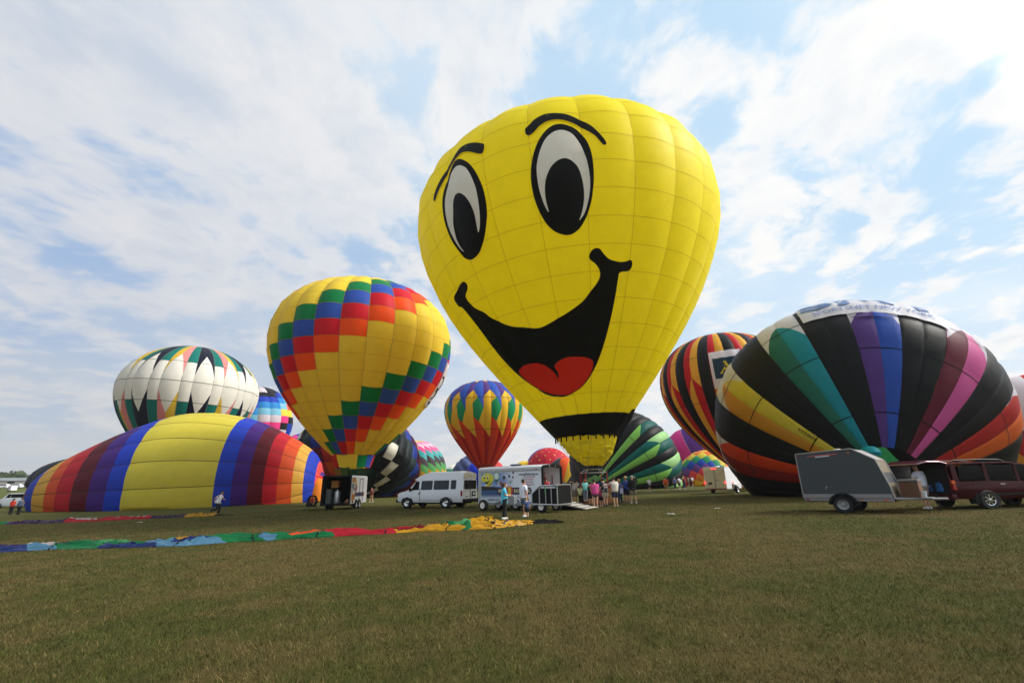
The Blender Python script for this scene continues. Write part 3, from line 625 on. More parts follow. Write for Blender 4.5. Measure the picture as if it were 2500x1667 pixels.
for (cx, cz, rx) in ((20.9, 2.9, .55), (22.3, 1.0, .6)):
    MB().lathe([(.02, .7*rx), (.5*rx, .62*rx), (.85*rx, .35*rx), (rx, 0), (.9*rx, -.3*rx)], 14, (cx, 27.6, cz)).build('skirt_fold', nb, On, smooth=True)
MB().lathe([(.05, .9), (.9, .7), (1.5, .2), (1.9, -.6), (2.1, -1.6)], 18, (22.6, 28.2, 1.35)).build('mouth_cloth', BLK, On, smooth=True)
# ---- K: green and black balloon lying behind the crowd
Kn = thing('hot_air_balloon', 'tilted black balloon with teal and lime green zigzag stripes behind the crowd', 'hot air balloon')
ed = []
for i in range(15): ed += [-16+24*(i-7), -8+24*(i-7), 24*(i-7)]
ed.append(ed[0]+360)
EK = Envelope([12.89, 78., .82], [.686, .655, .318], 10.24, 17.22, (.208, .516, 1.624, 2.251), ed, .10, [0, .30, .56, .8, 1], .06, True)
KT, KL, KP, KD = nylon('deepteal_nylon', '#12706c', .3), nylon('lime_nylon', '#8fd062', .32), nylon('palelime_nylon', '#a9da92', .34), nylon('bottle_nylon', '#155a55', .28)
for g in range(45):
    k = g % 3 if not (-170 < (math.degrees(EK.ed[g])+180) % 360-180 < -38) else 2
    if k == 0: EK.poly('gore', g, [(0, 0), (1, 0), (1, .42), (0, .355)], KT, Kn); EK.poly('gore', g, [(0, .355), (1, .42), (1, 1), (0, 1)], KP, Kn)
    elif k == 1: EK.poly('gore', g, [(0, 0), (1, 0), (1, .345), (0, .42)], KL, Kn); EK.poly('gore', g, [(0, .42), (1, .345), (1, 1), (0, 1)], KD, Kn)
    else: EK.quad('gore', g, 0, 1, NK, Kn, ns=20)
for rw in (.30, .57): EK.seam('row_tape', SEAM_D, Kn, row=rw, width=.08)
# ---- F: dark patchwork balloon lying behind the black trailer
Fn = thing('hot_air_balloon', 'tilted dark patchwork balloon with black and white squares behind the black trailer', 'hot air balloon')
rowsF = [0, .088, .193, .298, .403, .508, .613, .718, 1.]
EF = Envelope([-28.67, 82., .32], [.078, .421, .904], 10.94, 14.88, (.303, .367, 1.84, 1.996), even(36, -179), .10, rowsF, .22, True)
PF = [nylon('pf%d' % i, h, .25) for i, h in enumerate(('#e2dccc', '#191a1c', '#242b2c', '#313f43', '#33479c', '#5a2a44', '#b8423a', '#d8652c', '#b79a3a', '#5f8a48', '#2f6a44', '#1d4a36', '#12261f', '#151718'))]
def colF(g, j): return PF[(g-j-8 if g < 20 else g+j-25) % 14]  # gore 22 begins at 41 degrees; the chevrons meet at gore 20
for g in range(36):
    if facing(EF, g, 118):
        for j in range(7): EF.quad('panel', g, rowsF[j], rowsF[j+1], colF(g, j), Fn, nu=4, ns=4)
        EF.quad('crown_gore', g, rowsF[7], 1, PF[13], Fn, nu=4, ns=4)
    else: EF.quad('gore', g, 0, 1, None, Fn, nu=3, ns=24, strips=[(rowsF[j], colF(g, j)) for j in range(8)])
# ---- G: zigzag banded balloon
Gn = thing('hot_air_balloon', 'balloon with pink, teal, grey, green and yellow sawtooth bands behind the van', 'hot air balloon')
EG = Envelope([-22.23, 110., -2.5], [-.052, .001, .999], 6.49, 14.25, (.149, .48, 1.657, 1.975), even(20, -184), .09, None, 0., True)
PG = [nylon(n_, h, .3) for n_, h in (('g_red', '#c0262a'), ('g_yellow', '#e6ae34'), ('g_green', '#5fa860'), ('g_grey', '#4a4048'), ('g_teal', '#46aaa8'), ('g_pink', '#ee5a92'), ('g_pale', '#e8ccd6'), ('g_rose', '#e087b8'), ('g_gold', '#e8cf5a'))]
bG = [0, .36, .445, .525, .605, .685, .755, .81, .88, 1.]
for g in range(20):
    for j in range(9):
        d = .035 if 0 < j else 0; d2 = .035 if j < 8 else 0
        EG.poly('band_panel', g, [(0, bG[j]+d), (1, bG[j]-d), (1, bG[j+1]-d2), (0, bG[j+1]+d2)], PG[j], Gn)
# ---- E: rainbow balloon lying on its side
En = thing('hot_air_balloon', 'long rainbow striped balloon lying on its side, half filled, behind the running man', 'hot air balloon')
zE = np.array([0, .01, .03, .07, .12, .18, .25, .33, .42, .52, .62, .72, .81, .88, .94, .98, 1.])
rE = np.array([0.0, 0.298, 0.471, 0.625, 0.767, 0.911, 1.07, 1.167, 1.228, 1.224, 1.101, 0.917, 0.719, 0.553, 0.389, 0.225, 0.0])
zf = np.linspace(0, 1, 120); zf = zf*zf*(3-2*zf); rE = np.interp(zf, zE, rE)
for _ in range(3): rE[3:-3] = (rE[1:-5]+2*rE[2:-4]+2*rE[3:-3]+2*rE[4:-2]+rE[5:-1])/8
zE = zf
ringsE = [0, .071, .116, .151, .193, .231, .27, .31, .352, .394, .433, .477, .521, .57, .618, .674, .733, .791, .835, .89, .94, 1]
EE = Envelope([-26.6, 66.0, 2.21], [-.977, -.213, -.025], 7.89, 34.17, (zE, rE), even(20, -180), .035, ringsE, .02, True)
PE = {k: nylon('e_'+k, h, .3) for k, h in dict(blue='#2b46c0', navy='#223a9c', purple='#4b2a80', maroon='#641f2a', red='#c62430', orange='#e0562a', gold='#e2ac48', yellow='#dccb4a', coral='#ef5a58').items()}
seqE = ['coral', 'blue', 'gold', 'orange', 'red', 'maroon', 'purple', 'blue', 'yellow', 'yellow', 'yellow', 'yellow', 'yellow', 'blue', 'purple', 'maroon', 'red', 'orange', 'gold', 'blue', 'red']
for g in range(20):
    cz = EE.P(g, np.array([.5]), np.array([.45]))[0]; up = facing(EE, g, 100)
    if up:
        for j in range(20): EE.quad('panel', g, ringsE[j], ringsE[j+1], PE[seqE[j]], En, nu=5, ns=2)
        EE.quad('end_panel', g, ringsE[20], 1, PE['red'], En, ns=3)
    else: EE.quad('back_gore', g, 0, 1, None, En, ns=42, strips=[(ringsE[j], PE[seqE[j]]) for j in range(21)])
    EE.seam('load_tape', nylon('tape_brown', '#4a3c28', .2), En, g0=g, width=.06)
# ---- L, M, J, I and the far tops
def simple(label, B_, ax, Rd, H, prof, n, phase, cols, bulge=.1, rows=None, tilt_rows=0, floor=True, tape=None, name='hot_air_balloon', pillow=.05):
    o = thing(name, label, 'hot air balloon'); E_ = Envelope(B_, ax, Rd, H, prof, even(n, phase), bulge, rows, pillow if rows else 0, floor)
    for g in range(n):
        if rows is None: E_.quad('gore', g, 0, 1, cols[g % len(cols)], o, nu=4, ns=16)
        else:
            for j in range(len(rows)-1):
                if j >= 2 or not facing(E_, g, 100): pass
                E_.quad('panel', g, rows[j], rows[j+1], cols[(g+tilt_rows*j) % len(cols)] if tilt_rows else cols[j % len(cols)], o, nu=4, ns=2)
        if tape: E_.seam('load_tape', tape, o, g0=g, width=.10)
    return o, E_
std = (.15, .56, 1.6, 2.2)
LC = [nylon('l_%d' % i, h, .34) for i, h in enumerate(('#1f8a9c', '#d83a90', '#6a3a98', '#cc2440', '#ea5a2a', '#e8c23a', '#8ab83a', '#e39a2c', '#d83a90', '#6a3a98', '#cc2440', '#ea5a2a'))]
lt_tape = nylon('tape_pink', '#d9a8b8', .3)
simple('rainbow striped balloon with pink, purple, red and orange gores leaning behind the small white trailer', [42.73, 104.00, 0.02], [-.02, .62, .78], 8.2, 14.5, (.2, .56, 1.7, 2.2), 16, -79.5, LC, .05, None, 0, True, lt_tape)
MC = [nylon('m_%d' % i, h, .36) for i, h in enumerate(('#f0c83a', '#ee8a3a', '#ea4a50', '#7a4a98', '#2f52b8', '#2f9a68', '#e2cf4a', '#ee7a3a'))]
simple('small balloon with a rainbow checkerboard lying behind the small white trailer', [37.08, 84.00, -0.27], [-.25, .93, .25], 5.9, 9.5, (.3, .5, 1.6, 2.2), 24, -180, MC, .03, [0, .1, .18, .26, .34, .42, .5, .58, .66, .74, .82, 1], 1)
oJ, EJ = simple('red balloon with yellow seeds like a strawberry', [9.26, 125.00, 0.34], [-.02, .0, 1.], 6.0, 10.2, (.25, .35, 1.6, 2.2), 16, -180, [nylon('berry_nylon', '#c8263a', .3)], .04)
SEED = nylon('seed_nylon', '#e0c860', .3)
for r_, s_ in enumerate((.42, .50, .58, .66, .74, .82)):
    for k_ in range(11):
        th = R(-150+30*k_+15*(r_ % 2)); wv = .018+.05*(1-s_)
        EJ.patch('seed', [(th-wv*1.2, s_), (th, s_-.014), (th+wv*1.2, s_), (th, s_+.02)], SEED, oJ, .05, nu=2)
simple('blue dome of a balloon showing behind the strawberry balloon', [9.90, 140.00, 0.20], [-.05, 0, 1.], 6.4, 11.4, (.25, .35, 1.6, 2.2), 12, -180, [HB], .06)
simple('dusty blue balloon lying low behind the white van', [-8.34, 118.00, 0.94], [-.45, .35, .5], 4.6, 9., (.25, .5, 1.6, 2.2), 14, -180, [nylon('dusty_blue', '#5a6590', .3), nylon('dusty_blue', '#5a6590', .3)], .2)
simple('bright blue balloon fabric beside the long white trailer', [-8.21, 112.00, 0.98], [-.1, .3, .6], 2.9, 6.2, (.25, .5, 1.6, 2.2), 12, -180, [nylon('bright_blue', '#2440d0', .32)], .08)
simple('red balloon top showing just right of the red upright balloon', [-5.62, 125.00, 0.13], [.0, 0, 1.], 2.9, 7.4, std, 12, -180, [nylon('light_red', '#d84a44', .34)], .05)
simple('pale balloon top with a green band just above the van roof', [-16.76, 130.00, 0.29], [.0, 0, 1.], 2.6, 6.6, (.15, .5, 1.6, 1.9), 12, -180, [WHT, nylon('mint_nylon', '#4aa080', .3)], .05, [0, .5, .72, 1.])
simple('yellow balloon top barely showing above the long trailer roof', [2.68, 128.00, -0.08], [.0, 0, 1.], 2.8, 7.5, std, 12, -180, [YB], .05)
simple('blue balloon top with rainbow checks far behind the lying rainbow balloon', [-59.14, 130.00, 1.66], [.0, 0, 1.], 6.0, 14.6, std, 12, -180, [PD['b'], PD['y'], HG, PD['b'], PD['p'], PD['b']], .05, [0, .3, .5, .62, .7, .76, .82, .9, 1.], 1)
simple('low black and grey balloon with an orange and yellow edge beside the long trailer', [9.60, 98.00, 0.41], [.2, .6, .35], 4.1, 8.5, (.3, .5, 1.6, 2.2), 14, -170, [nylon('grey_coal', '#33353a', .15)]*5+[nylon('vivid_orange', '#ea5a26', .32), GOLD], .08)
simple('black balloon dome half hidden behind the left end of the lying rainbow balloon', [-72.71, 82.00, 0.61], [-.05, .1, 1.], 8.4, 6.8, (.5, .3, 1.6, 2.2), 14, -180, [nylon('smoke_nylon', '#26282a', .15)], .06)
simple('red and white balloon at the right edge of the field behind the huge black balloon', [54.16, 46.00, 0.31], [.1, .3, 1.], 6.0, 11.3, (.2, .55, 1.6, 2.2), 16, -180, [NR, OW, NR, GOLD], .06)
for i_, (a_, h_) in enumerate((('#4a3a90', .0), ('#d8303a', .45), ('#ea8a2a', .8))):
    MB().lathe([(.05, 1.8-h_), (.5, 1.6-h_), (.9, 1.0-h_*.7), (1.2, 0), (1.3, -2.)], 16, (-26.9+.35*h_, 65.2-.5*i_, 1.9)).build('mouth_fold', nylon('fold_%d' % i_, a_, .3), En, smooth=True)

# ================================================================== vehicles and trailers
white = plain('white_paint', '#e4e6ea', .32, spec=.5, var=.05, coat=.3); offw = plain('offwhite_panel', '#d3cdbd', .45, var=.08); alum = plain('aluminium', '#b9bbbd', .38, .75, var=.15)
glass = plain('dark_glass', '#07080a', .10, spec=.10, var=.02); glass2 = plain('tinted_glass', '#2c343a', .15, spec=.3, var=.05); rubber = plain('rubber', '#17171a', .85, var=.2); blackp = plain('black_trim', '#0d0e0f', .55, spec=.2, var=.1)
chrome = plain('chrome', '#d6d8da', .15, 1., var=.02); redl = plain('red_lens', '#8e1412', .25, var=.05); amber = plain('amber_lens', '#d2601a', .25, var=.05); grime = plain('under_dark', '#0e0e0f', .9)
lamp_on = glow('lit_red_lamp', '#ff3030', 2.2); plate = plain('number_plate', '#c9cdd2', .5)
def wheel(parent, x, y, z, r, wdt, rim=chrome, side=1, spokes=0, name='wheel', hub='#d8d8d4'):
    t = MB().lathe([(r*.58, -wdt/2), (r*.92, -wdt/2), (r, -wdt*.36), (r, wdt*.36), (r*.92, wdt/2), (r*.58, wdt/2)], 24, (x, y, z), 'Y').build(name, rubber, parent, smooth=True)
    f = y+side*wdt*.40; b = MB()
    if spokes:
        b.lathe([(r*.62, f-.04*side), (r*.60, f+.02*side), (r*.53, f+.01*side), (r*.52, f-.05*side)], 20, (x, 0, z), 'Y'); b.lathe([(r*.16, f-.03*side), (r*.14, f+.02*side), (.001, f+.03*side)], 12, (x, 0, z), 'Y')
        for i in range(spokes):
            a = 2*math.pi*i/spokes; M = Matrix.Translation((x, f-.01*side, z)) @ Matrix.Rotation(a, 4, 'Y'); b.box((0, 0, r*.34), (r*.13, .03, r*.44), M)
        MB().cyl((x, f-.10*side, z), (x, f-.07*side, z), r*.6, n=20).build('brake_disc', grime, t)
    else:
        b.lathe([(r*.62, f-.02*side), (r*.58, f+.015*side), (r*.48, f-.02*side), (r*.22, f-.03*side), (r*.20, f+.03*side), (.001, f+.04*side)], 22, (x, 0, z), 'Y')
        for i in range(6):
            a = math.pi/3*i; MB
            b.cyl((x+r*.34*math.cos(a), f-.03*side, z+r*.34*math.sin(a)), (x+r*.34*math.cos(a), f-.005*side, z+r*.34*math.sin(a)), r*.05, n=6)
    b.build('rim', rim, t, smooth=True)
    return t
def panel(name, poly, y, mat, parent, th=.012, side=-1, bevel=0.):
    """flat piece in the XZ plane standing proud of a side at y"""
    return MB().prism(poly, y, y+side*th, 'XZ').build(name, mat, parent, bevel=bevel)
def arch(parent, x, z, r, y, side=-1):
    P = [(x+r*math.cos(R(a)), z+r*math.sin(R(a))) for a in range(-20, 201, 10)]
    MB().prism(P, y-side*.30, y+side*.004, 'XZ').build('wheel_well', grime, parent)
# ---- white high-roofed passenger van (local +x = front, right side of the van is -y)
def loft(stations, name, mat, parent, bev=0.):
    V = []; F = []; n = None
    for x, sec in stations:
        full = [(-y, z) for y, z in sec]+[(y, z) for y, z in reversed(sec)]
        n = len(full); V += [(x, y, z) for y, z in full]
    for i in range(len(stations)-1): F += [(i*n+k, i*n+(k+1) % n, (i+1)*n+(k+1) % n, (i+1)*n+k) for k in range(n)]
    F += [tuple(range(n)), tuple(range((len(stations)-1)*n, len(stations)*n))[::-1]]
    return MB().add(V, F).build(name, mat, parent, bevel=bev, smooth=True)
VAN = thing('passenger_van', 'white high roofed passenger van hitched to the long white trailer', 'van', (-6.15, 37.6, gz(-6.15, 37.6)), R(180-26))
VAN.scale = (1.05, 1.05, 1.04)
def vsec(zb, zbelt, zr, hw, hr):                                # half section bottom centre -> top centre
    return [(hw*.92, zb), (hw, zb+.14), (hw*1.01, zb+.5), (hw, zbelt), (hr+.02, zr-.12), (hr-.10, zr-.02), (.4, zr+.03)]
loft([(2.95, vsec(.52, .95, 1.0, .86, .80)), (2.88, vsec(.46, 1.02, 1.12, .97, .86)), (2.3, vsec(.44, 1.18, 1.24, 1.0, .88)), (1.92, vsec(.44, 1.24, 1.36, 1.0, .90)),
      (1.25, vsec(.42, 1.26, 2.02, 1.0, .88)), (.9, vsec(.42, 1.26, 2.10, 1.0, .88)), (-2.75, vsec(.42, 1.26, 2.10, 1.0, .88)), (-2.9, vsec(.48, 1.26, 2.04, .98, .86))], 'body', white, VAN)
loft([(1.38, [(.86, 2.0), (.84, 2.06), (.4, 2.10)]), (.75, [(.90, 2.0), (.84, 2.36), (.4, 2.44)]), (.2, [(.90, 2.0), (.82, 2.50), (.4, 2.56)]), (-2.55, [(.90, 2.0), (.82, 2.50), (.4, 2.57)]), (-2.86, [(.88, 2.0), (.80, 2.42), (.4, 2.48)])], 'high_roof', white, VAN)
for sy in (1, -1):                                             # the van's left side (+y) faces the camera
    def vy(z): return sy*(1.0+(.90-1.0)*(z-1.26)/.74+.004)
    def win(name, poly, m_, th=.012):
        V = [(x, vy(z), z) for x, z in poly]+[(x, vy(z)+sy*th, z) for x, z in poly]; n = len(poly)
        F = [tuple(range(n)), tuple(range(n, 2*n))[::-1]]+[(i, (i+1) % n, n+(i+1) % n, n+i) for i in range(n)]
        return MB().add(V, F).build(name, m_, VAN)
    win('cab_window', [(1.62, 1.30), (1.22, 1.90), (.92, 1.90), (.92, 1.30)], glass)
    win('side_window', rrect(-.28, 1.30, .72, 1.94, .08), glass2); win('side_window', rrect(-1.72, 1.30, -.40, 1.94, .08), glass2); win('side_window', rrect(-2.32, 1.32, -1.88, 1.94, .06), glass2)
    MB().box((.80, sy*1.012, .98), (.03, .02, .9)).build('door_seam', grime, VAN); MB().box((.88, sy*1.03, 1.05), (.05, .04, .13)).build('door_handle', blackp, VAN)
    MB().box((1.60, sy*1.12, 1.32), (.10, .20, .24)).build('mirror', blackp, VAN, bevel=.03)
    MB().box((-.6, sy*1.016, .60), (3.0, .02, .05)).build('side_moulding', alum, VAN)
    for x in (1.95, -1.50): arch(VAN, x, .42, .52, sy*1.0, sy)
    wheel(VAN, 1.95, sy*.93, .40, .40, .26, chrome, sy); wheel(VAN, -1.50, sy*.93, .40, .40, .26, chrome, sy)
    MB().box((-2.80, sy*.99, 1.02), (.16, .05, .36)).build('tail_lamp', redl, VAN, bevel=.01)
    MB().box((2.86, sy*.90, .90), (.14, .16, .22)).build('headlamp', amber, VAN, bevel=.02)
MB().box((2.98, 0, .52), (.16, 1.9, .24)).build('front_bumper', blackp, VAN, bevel=.04); MB().box((-3.0, 0, .54), (.22, 2.0, .22)).build('rear_bumper', blackp, VAN, bevel=.03)
MB().box((0, 0, .40), (5.2, 1.5, .16)).build('chassis', grime, VAN); MB().box((-2.2, .3, .34), (1.0, .3, .16)).build('exhaust', grime, VAN)
for sy in (1, -1):
    V = MB().prism(rrect(min(sy*.06, sy*.80), 1.30, max(sy*.06, sy*.80), 1.92, .06), -2.935, -2.90, 'YZ').build('rear_window', glass, VAN)
    MB().box((-2.925, sy*.44, 1.78+.45), (.02, .80, .32)).build('roof_end_panel', offw, VAN)
MB().box((-2.93, 0, 1.2), (.02, .03, 1.5)).build('rear_door_seam', grime, VAN); pp = MB().box((-2.94, -.45, .98), (.03, .46, .34)).build('plate_recess', blackp, VAN); MB().box((-2.96, -.45, .98), (.02, .30, .16)).build('number_plate', plate, pp)
MB().cyl((-2.75, 0, 2.52), (-2.75, 0, 2.64), .07, .05).build('roof_lamp', redl, VAN); MB().box((-2.936, .52, .80), (.012, .3, .04)).build('badge', blackp, VAN)
MB().tube([(-3.0, 0, .46), (-3.35, 0, .46), (-3.7, .05, .5)], .05).build('hitch', grime, VAN)
# ---- long white trailer with printed side; local origin at rear near corner, +x towards its front
HX, HY = 1.62, 28.75; hrz = R(180-36)
HT = thing('cargo_trailer', 'long white trailer printed with balloons, lake and company lettering, rear open', 'trailer', (HX, HY, gz(0, 30)), hrz)
L_, W_, Z0, Z1 = 4.95, 2.3, .34, 2.52                            # near side at local y=0, far side at y=-W
q_ = [(0, Z0), (L_, Z0), (L_, Z1), (0, Z1)]
MB().prism([(0, Z0), (L_, Z0), (L_, Z1), (0, Z1)], 0, -.05).build('side_wall', white, HT); MB().prism(q_, -W_+.05, -W_).build('side_wall', white, HT)
MB().box((L_-.03, -W_/2, (Z0+Z1)/2), (.06, W_-.1, Z1-Z0)).build('front_wall', white, HT); MB().box((L_/2, -W_/2, Z0+.03), (L_-.1, W_-.1, .06)).build('floor', plain('ply_floor', '#6d5a44', .8), HT)
rf = [(0.03, Z1-.10), (.06, Z1+.04), (-.12, Z1+.12), (-W_/2, Z1+.20), (-W_+.12, Z1+.12), (-W_-.06, Z1+.04), (-W_-.03, Z1-.10), (-W_+.1, Z1), (-.1, Z1)]
MB().prism(rf, -.02, L_+.03, 'YZ').build('roof', white, HT, bevel=.02)
MB().box((L_/2, .035, Z1-.10), (L_+.04, .05, .16)).build('roof_rail', alum, HT, bevel=.02); MB().box((L_-.06, .03, (Z0+Z1)/2-.05), (.18, .05, Z1-Z0-.1)).build('corner_post', alum, HT, bevel=.02)
MB().box((L_/2, .025, Z0+.03), (L_, .04, .08)).build('sill_rail', alum, HT)
for yy_ in (0, -W_): MB().box((-.04, yy_+(-.05 if yy_ == 0 else .05), (Z0+Z1)/2), (.10, .14, Z1-Z0+.1)).build('rear_post', blackp, HT)
MB().prism([(-.02, Z1-.06), (-.02, Z1+.05), (-.14, Z1+.12), (-W_/2, Z1+.20), (-W_+.14, Z1+.12), (-W_+.02, Z1+.05), (-W_+.02, Z1-.06), (-W_/2, Z1+.0)], -.10, -.025, 'YZ').build('rear_header', blackp, HT)
for yy_ in (-.8, -1.5): MB().cyl((-.115, yy_, Z1+.08), (-.10, yy_, Z1+.08), .03).build('marker_lamp', plate, HT)
MB().box((.35, .065, Z1-.10), (.14, .02, .05)).build('marker_lamp', redl, HT); MB().box((2.7, -1.1, Z1+.24), (.55, .55, .10)).build('roof_vent', plain('vent_blue', '#4a4f78', .5), HT, bevel=.03)
MB().box((1.3, -W_+.14, 1.45), (1.7, .10, .12)).build('bench_rail', plain('dark_red_wood', '#4a1c1a', .6), HT); MB().cyl((1.2, -W_+.16, 1.75), (1.2, -W_+.16, 2.25), .07, n=10).build('extinguisher', plain('fire_red', '#a01a18', .4), HT)
MB().box((.55, -W_+.2, 1.3), (.05, .05, 1.5)).build('inner_post', redpad, HT)
# printed picture on the side
m, t, p, out = bsdf_mat('print_sky'); tc = t.node('ShaderNodeTexCoord'); ox, oy, oz = t.sep(tc.outputs['Object'])
cl = t.step(t.noise(t.comb(t.math('MULTIPLY', ox, .6), 0., t.math('MULTIPLY', oz, 1.6)), 2.2, 5, .6), .42, .66)
fade = t.step(ox, 1.9, 3.3)
ca = t.mix(cl, lin('#5f86c4'), lin('#c4ccdd')); cb = t.mix(t.step(oz, .60, .98), lin('#d3dbe4'), lin('#35567f'))
cc = t.mix(t.step(oz, 1.25, 1.40), cb, ca); cc = t.mix(fade, lin('#dfe3ea'), cc)
hill = t.math('MULTIPLY', t.math('MULTIPLY', t.step(oz, 1.18, 1.22), t.step(t.math('SUBTRACT', oz, t.math('MULTIPLY', ox, .06)), 1.20, 1.17)), t.step(ox, 2.2, 2.9))
cc = t.mix(hill, cc, lin('#15181a')); t.l.new(cc, p.inputs['Base Color']); setp(p, Roughness=.3)
pr = MB().prism([(.35, Z0+.12), (L_-.2, Z0+.12), (L_-.2, Z1-.24), (.35, Z1-.24)], .003, .006).build('side_print', m, HT)
MB().prism([(.10, Z0+.12), (.35, Z0+.12), (.35, Z1-.24), (.10, Z1-.24)], .003, .006).build('side_panel', white, HT)
def decal(name, poly, col, lvl, par=pr, rough=.35): return MB().prism(poly, .006+.003*lvl, .008+.003*lvl).build(name, plain('ink_'+col.strip('#'), col, rough, var=.06), par)
def ell(cx, cz, a, b, n=20, p0=0, p1=360): return [(cx+a*math.cos(R(p0+(p1-p0)*i/n)), cz+b*math.sin(R(p0+(p1-p0)*i/n))) for i in range(n)]
def bal(cx, cz, r, col, lvl=1):
    P = [(cx+r*math.cos(R(a)), cz+r*1.0*math.sin(R(a))) for a in range(-20, 201, 14)]+[(cx-r*.22, cz-r*1.35), (cx+r*.22, cz-r*1.35)]
    b_ = decal('printed_balloon', P, col, lvl)
    decal('printed_basket', [(cx-r*.14, cz-r*1.75), (cx+r*.14, cz-r*1.75), (cx+r*.14, cz-r*1.5), (cx-r*.14, cz-r*1.5)], '#3a2a20', lvl, b_)
    return b_
sm = decal('printed_balloon', [(4.22+.53*math.cos(R(a)), 1.93+.345*math.sin(R(a))) for a in range(-25, 206, 10)]+[(4.46, 1.44), (3.98, 1.44)], '#d8d23c', 1)
for ex in (4.48, 4.20): decal('printed_eye', ell(ex, 2.02, .065, .12), '#f0f0ec', 2, sm); decal('printed_pupil', ell(ex, 1.98, .045, .08), '#15151a', 3, sm)
decal('printed_mouth', [(4.52, 1.80), (4.42, 1.74), (4.30, 1.72), (4.18, 1.75), (4.07, 1.83), (4.10, 1.72), (4.18, 1.62), (4.30, 1.58), (4.42, 1.64)], '#15151a', 2, sm)
gb = bal(3.47, 2.05, .29, '#8fb3a4', 1); decal('printed_patch', ell(3.47, 2.08, .16, .20), '#dfe8e2', 2, gb); decal('printed_patch', [(3.38, 1.68), (3.56, 1.68), (3.66, 1.86), (3.28, 1.86)], '#3f6a5c', 2, gb)
for bx_, bz_, br, bc_ in ((2.85, 1.98, .12, '#3a3c48'), (2.44, 2.05, .085, '#4a4450'), (2.12, 2.25, .07, '#5a4438'), (2.15, 1.98, .065, '#5a3434'), (3.12, 1.64, .12, '#7a4a44'), (2.35, 1.68, .07, '#6a7a54'), (2.28, 1.80, .025, '#30303a'), (2.20, 1.74, .025, '#30303a')): bal(bx_, bz_, br, bc_)
dg_ink = plain('ink_text', '#23293a', .4); rd_ink = plain('ink_red', '#b03a36', .4); gold_ink = plain('ink_gold', '#e6d9a0', .4); navy_ink = plain('ink_navy', '#22264e', .4)
def side_text(s, x, z, size, mt, sq=1., bold=.0): return text('lettering', s, size, mt, pr, Matrix.Translation((x, .0165, z)) @ Matrix.Rotation(R(180), 4, 'Z') @ Matrix.Rotation(R(90), 4, 'X'), 'CENTER', sq, .001, bold)
side_text('www.high5ballooning.com', .95, 2.13, .21, dg_ink, .66, .003); side_text('Sunrise & Sunset Flights', .92, 1.97, .15, rd_ink, .62); side_text('Gift Certificates', .90, 1.82, .15, rd_ink, .62); side_text('Tethered Rides', .90, 1.66, .15, rd_ink, .62); side_text('Champagne Picnic', .88, 1.51, .15, rd_ink, .62)
sg = decal('sign_board', rrect(.75, .94, 3.48, 1.36, .2), '#22264e', 2); decal('sign_disc', ell(2.42, 1.17, .26, .28), '#c8433a', 3, sg); decal('sign_disc_stripe', ell(2.42, 1.17, .11, .27), '#e3c23a', 4, sg)
side_text('HIGH', 3.06, 1.15, .29, gold_ink, .74, .006); side_text('5', 2.42, 1.16, .3, gold_ink, .9, .006); side_text('BALLOONING', 1.47, 1.15, .29, gold_ink, .66, .006)
side_text('Derry, NH', 1.75, .84, .13, dg_ink, .9); side_text('(603)893-9643', 3.72, .61, .19, navy_ink, .9, .002)
decal('small_label', [(4.52, .50), (4.64, .50), (4.64, .64), (4.52, .64)], '#c04a34', 2)
arch(HT, 1.95, .34, .50, .0, 1)
for yy_ in (-.02, -W_+.02): wheel(HT, 1.95, yy_, .34, .33, .2, alum, 1)
MB().tube([(L_-.1, -W_/2, .42), (L_+1.1, -W_/2, .46)], .05).build('tongue', grime, HT); MB().box((L_*.5, -W_/2, .30), (L_-.4, .9, .10)).build('chassis', grime, HT)
# ---- low platform cart with black-panelled ramp cage
ca_ = math.atan2(29.78-26.92, -2.01-1.44); CT = thing('platform_cart', 'low grey platform cart with white hubbed wheels and a black panelled cage', 'cart', (1.44, 26.92, gz(1.4, 27)), ca_)
grey = plain('galvanised', '#8b8f93', .5, .5, var=.2); wl = math.hypot(3.45, 2.86)
whub = plain('white_hub', '#e8e6df', .5)
for x in (0, wl):
    for y in (-.05, -1.5): wheel(CT, x, y, .33, .33, .2, whub, 1)
for y in (-.18, -1.35): MB().box((wl/2, y, .42), (wl+.3, .12, .16)).build('beam', grey, CT, bevel=.01)
for x in (.4, 1.6, 2.9, 4.0): MB().box((x, -.76, .42), (.10, 1.06, .12)).build('cross_beam', grey, CT)
MB().box((wl*.48, -.10, .62), (.45, .3, .5)).build('hydraulic_box', grey, CT, bevel=.03); MB().tube([(wl*.52, -.1, .75), (wl*.80, -.1, .45)], .06).build('strut', grey, CT)
cage = MB(); fr = .06
cp = [(.55, .45), (.55, .98), (-.05, 1.42), (-1.20, 1.45), (-1.20, .42)]
for a, b_ in zip(cp, cp[1:]+cp[:1]): cage.tube([(a[0], .12, a[1]), (b_[0], .12, b_[1])], fr*.6, 4); cage.tube([(a[0], -1.2, a[1]), (b_[0], -1.2, b_[1])], fr*.6, 4)
for x, zt in ((.02, 1.40), (-.42, 1.42), (-.80, 1.43)): cage.tube([(x, .12, .44), (x, .12, zt)], fr*.5, 4)
for a in cp: cage.tube([(a[0], .12, a[1]), (a[0], -1.2, a[1])], fr*.5, 4)
cage.build('cage_frame', alum, CT)
for x0, x1, z0, z1 in ((.52, .05, .98, 1.36), (-.01, -.40, 1.38, 1.38), (-.44, -.78, 1.38, 1.39), (-.82, -1.17, 1.39, 1.40)):
    MB().prism([(x0, .48), (x0, z0), (x1, z1), (x1, .48)], .09, .11).build('black_panel', blackp, CT)
MB().prism([(.52, .48), (.52, .98), (-.05, 1.38), (-1.17, 1.40), (-1.17, .48)], -1.19, -1.17).build('black_panel', blackp, CT)
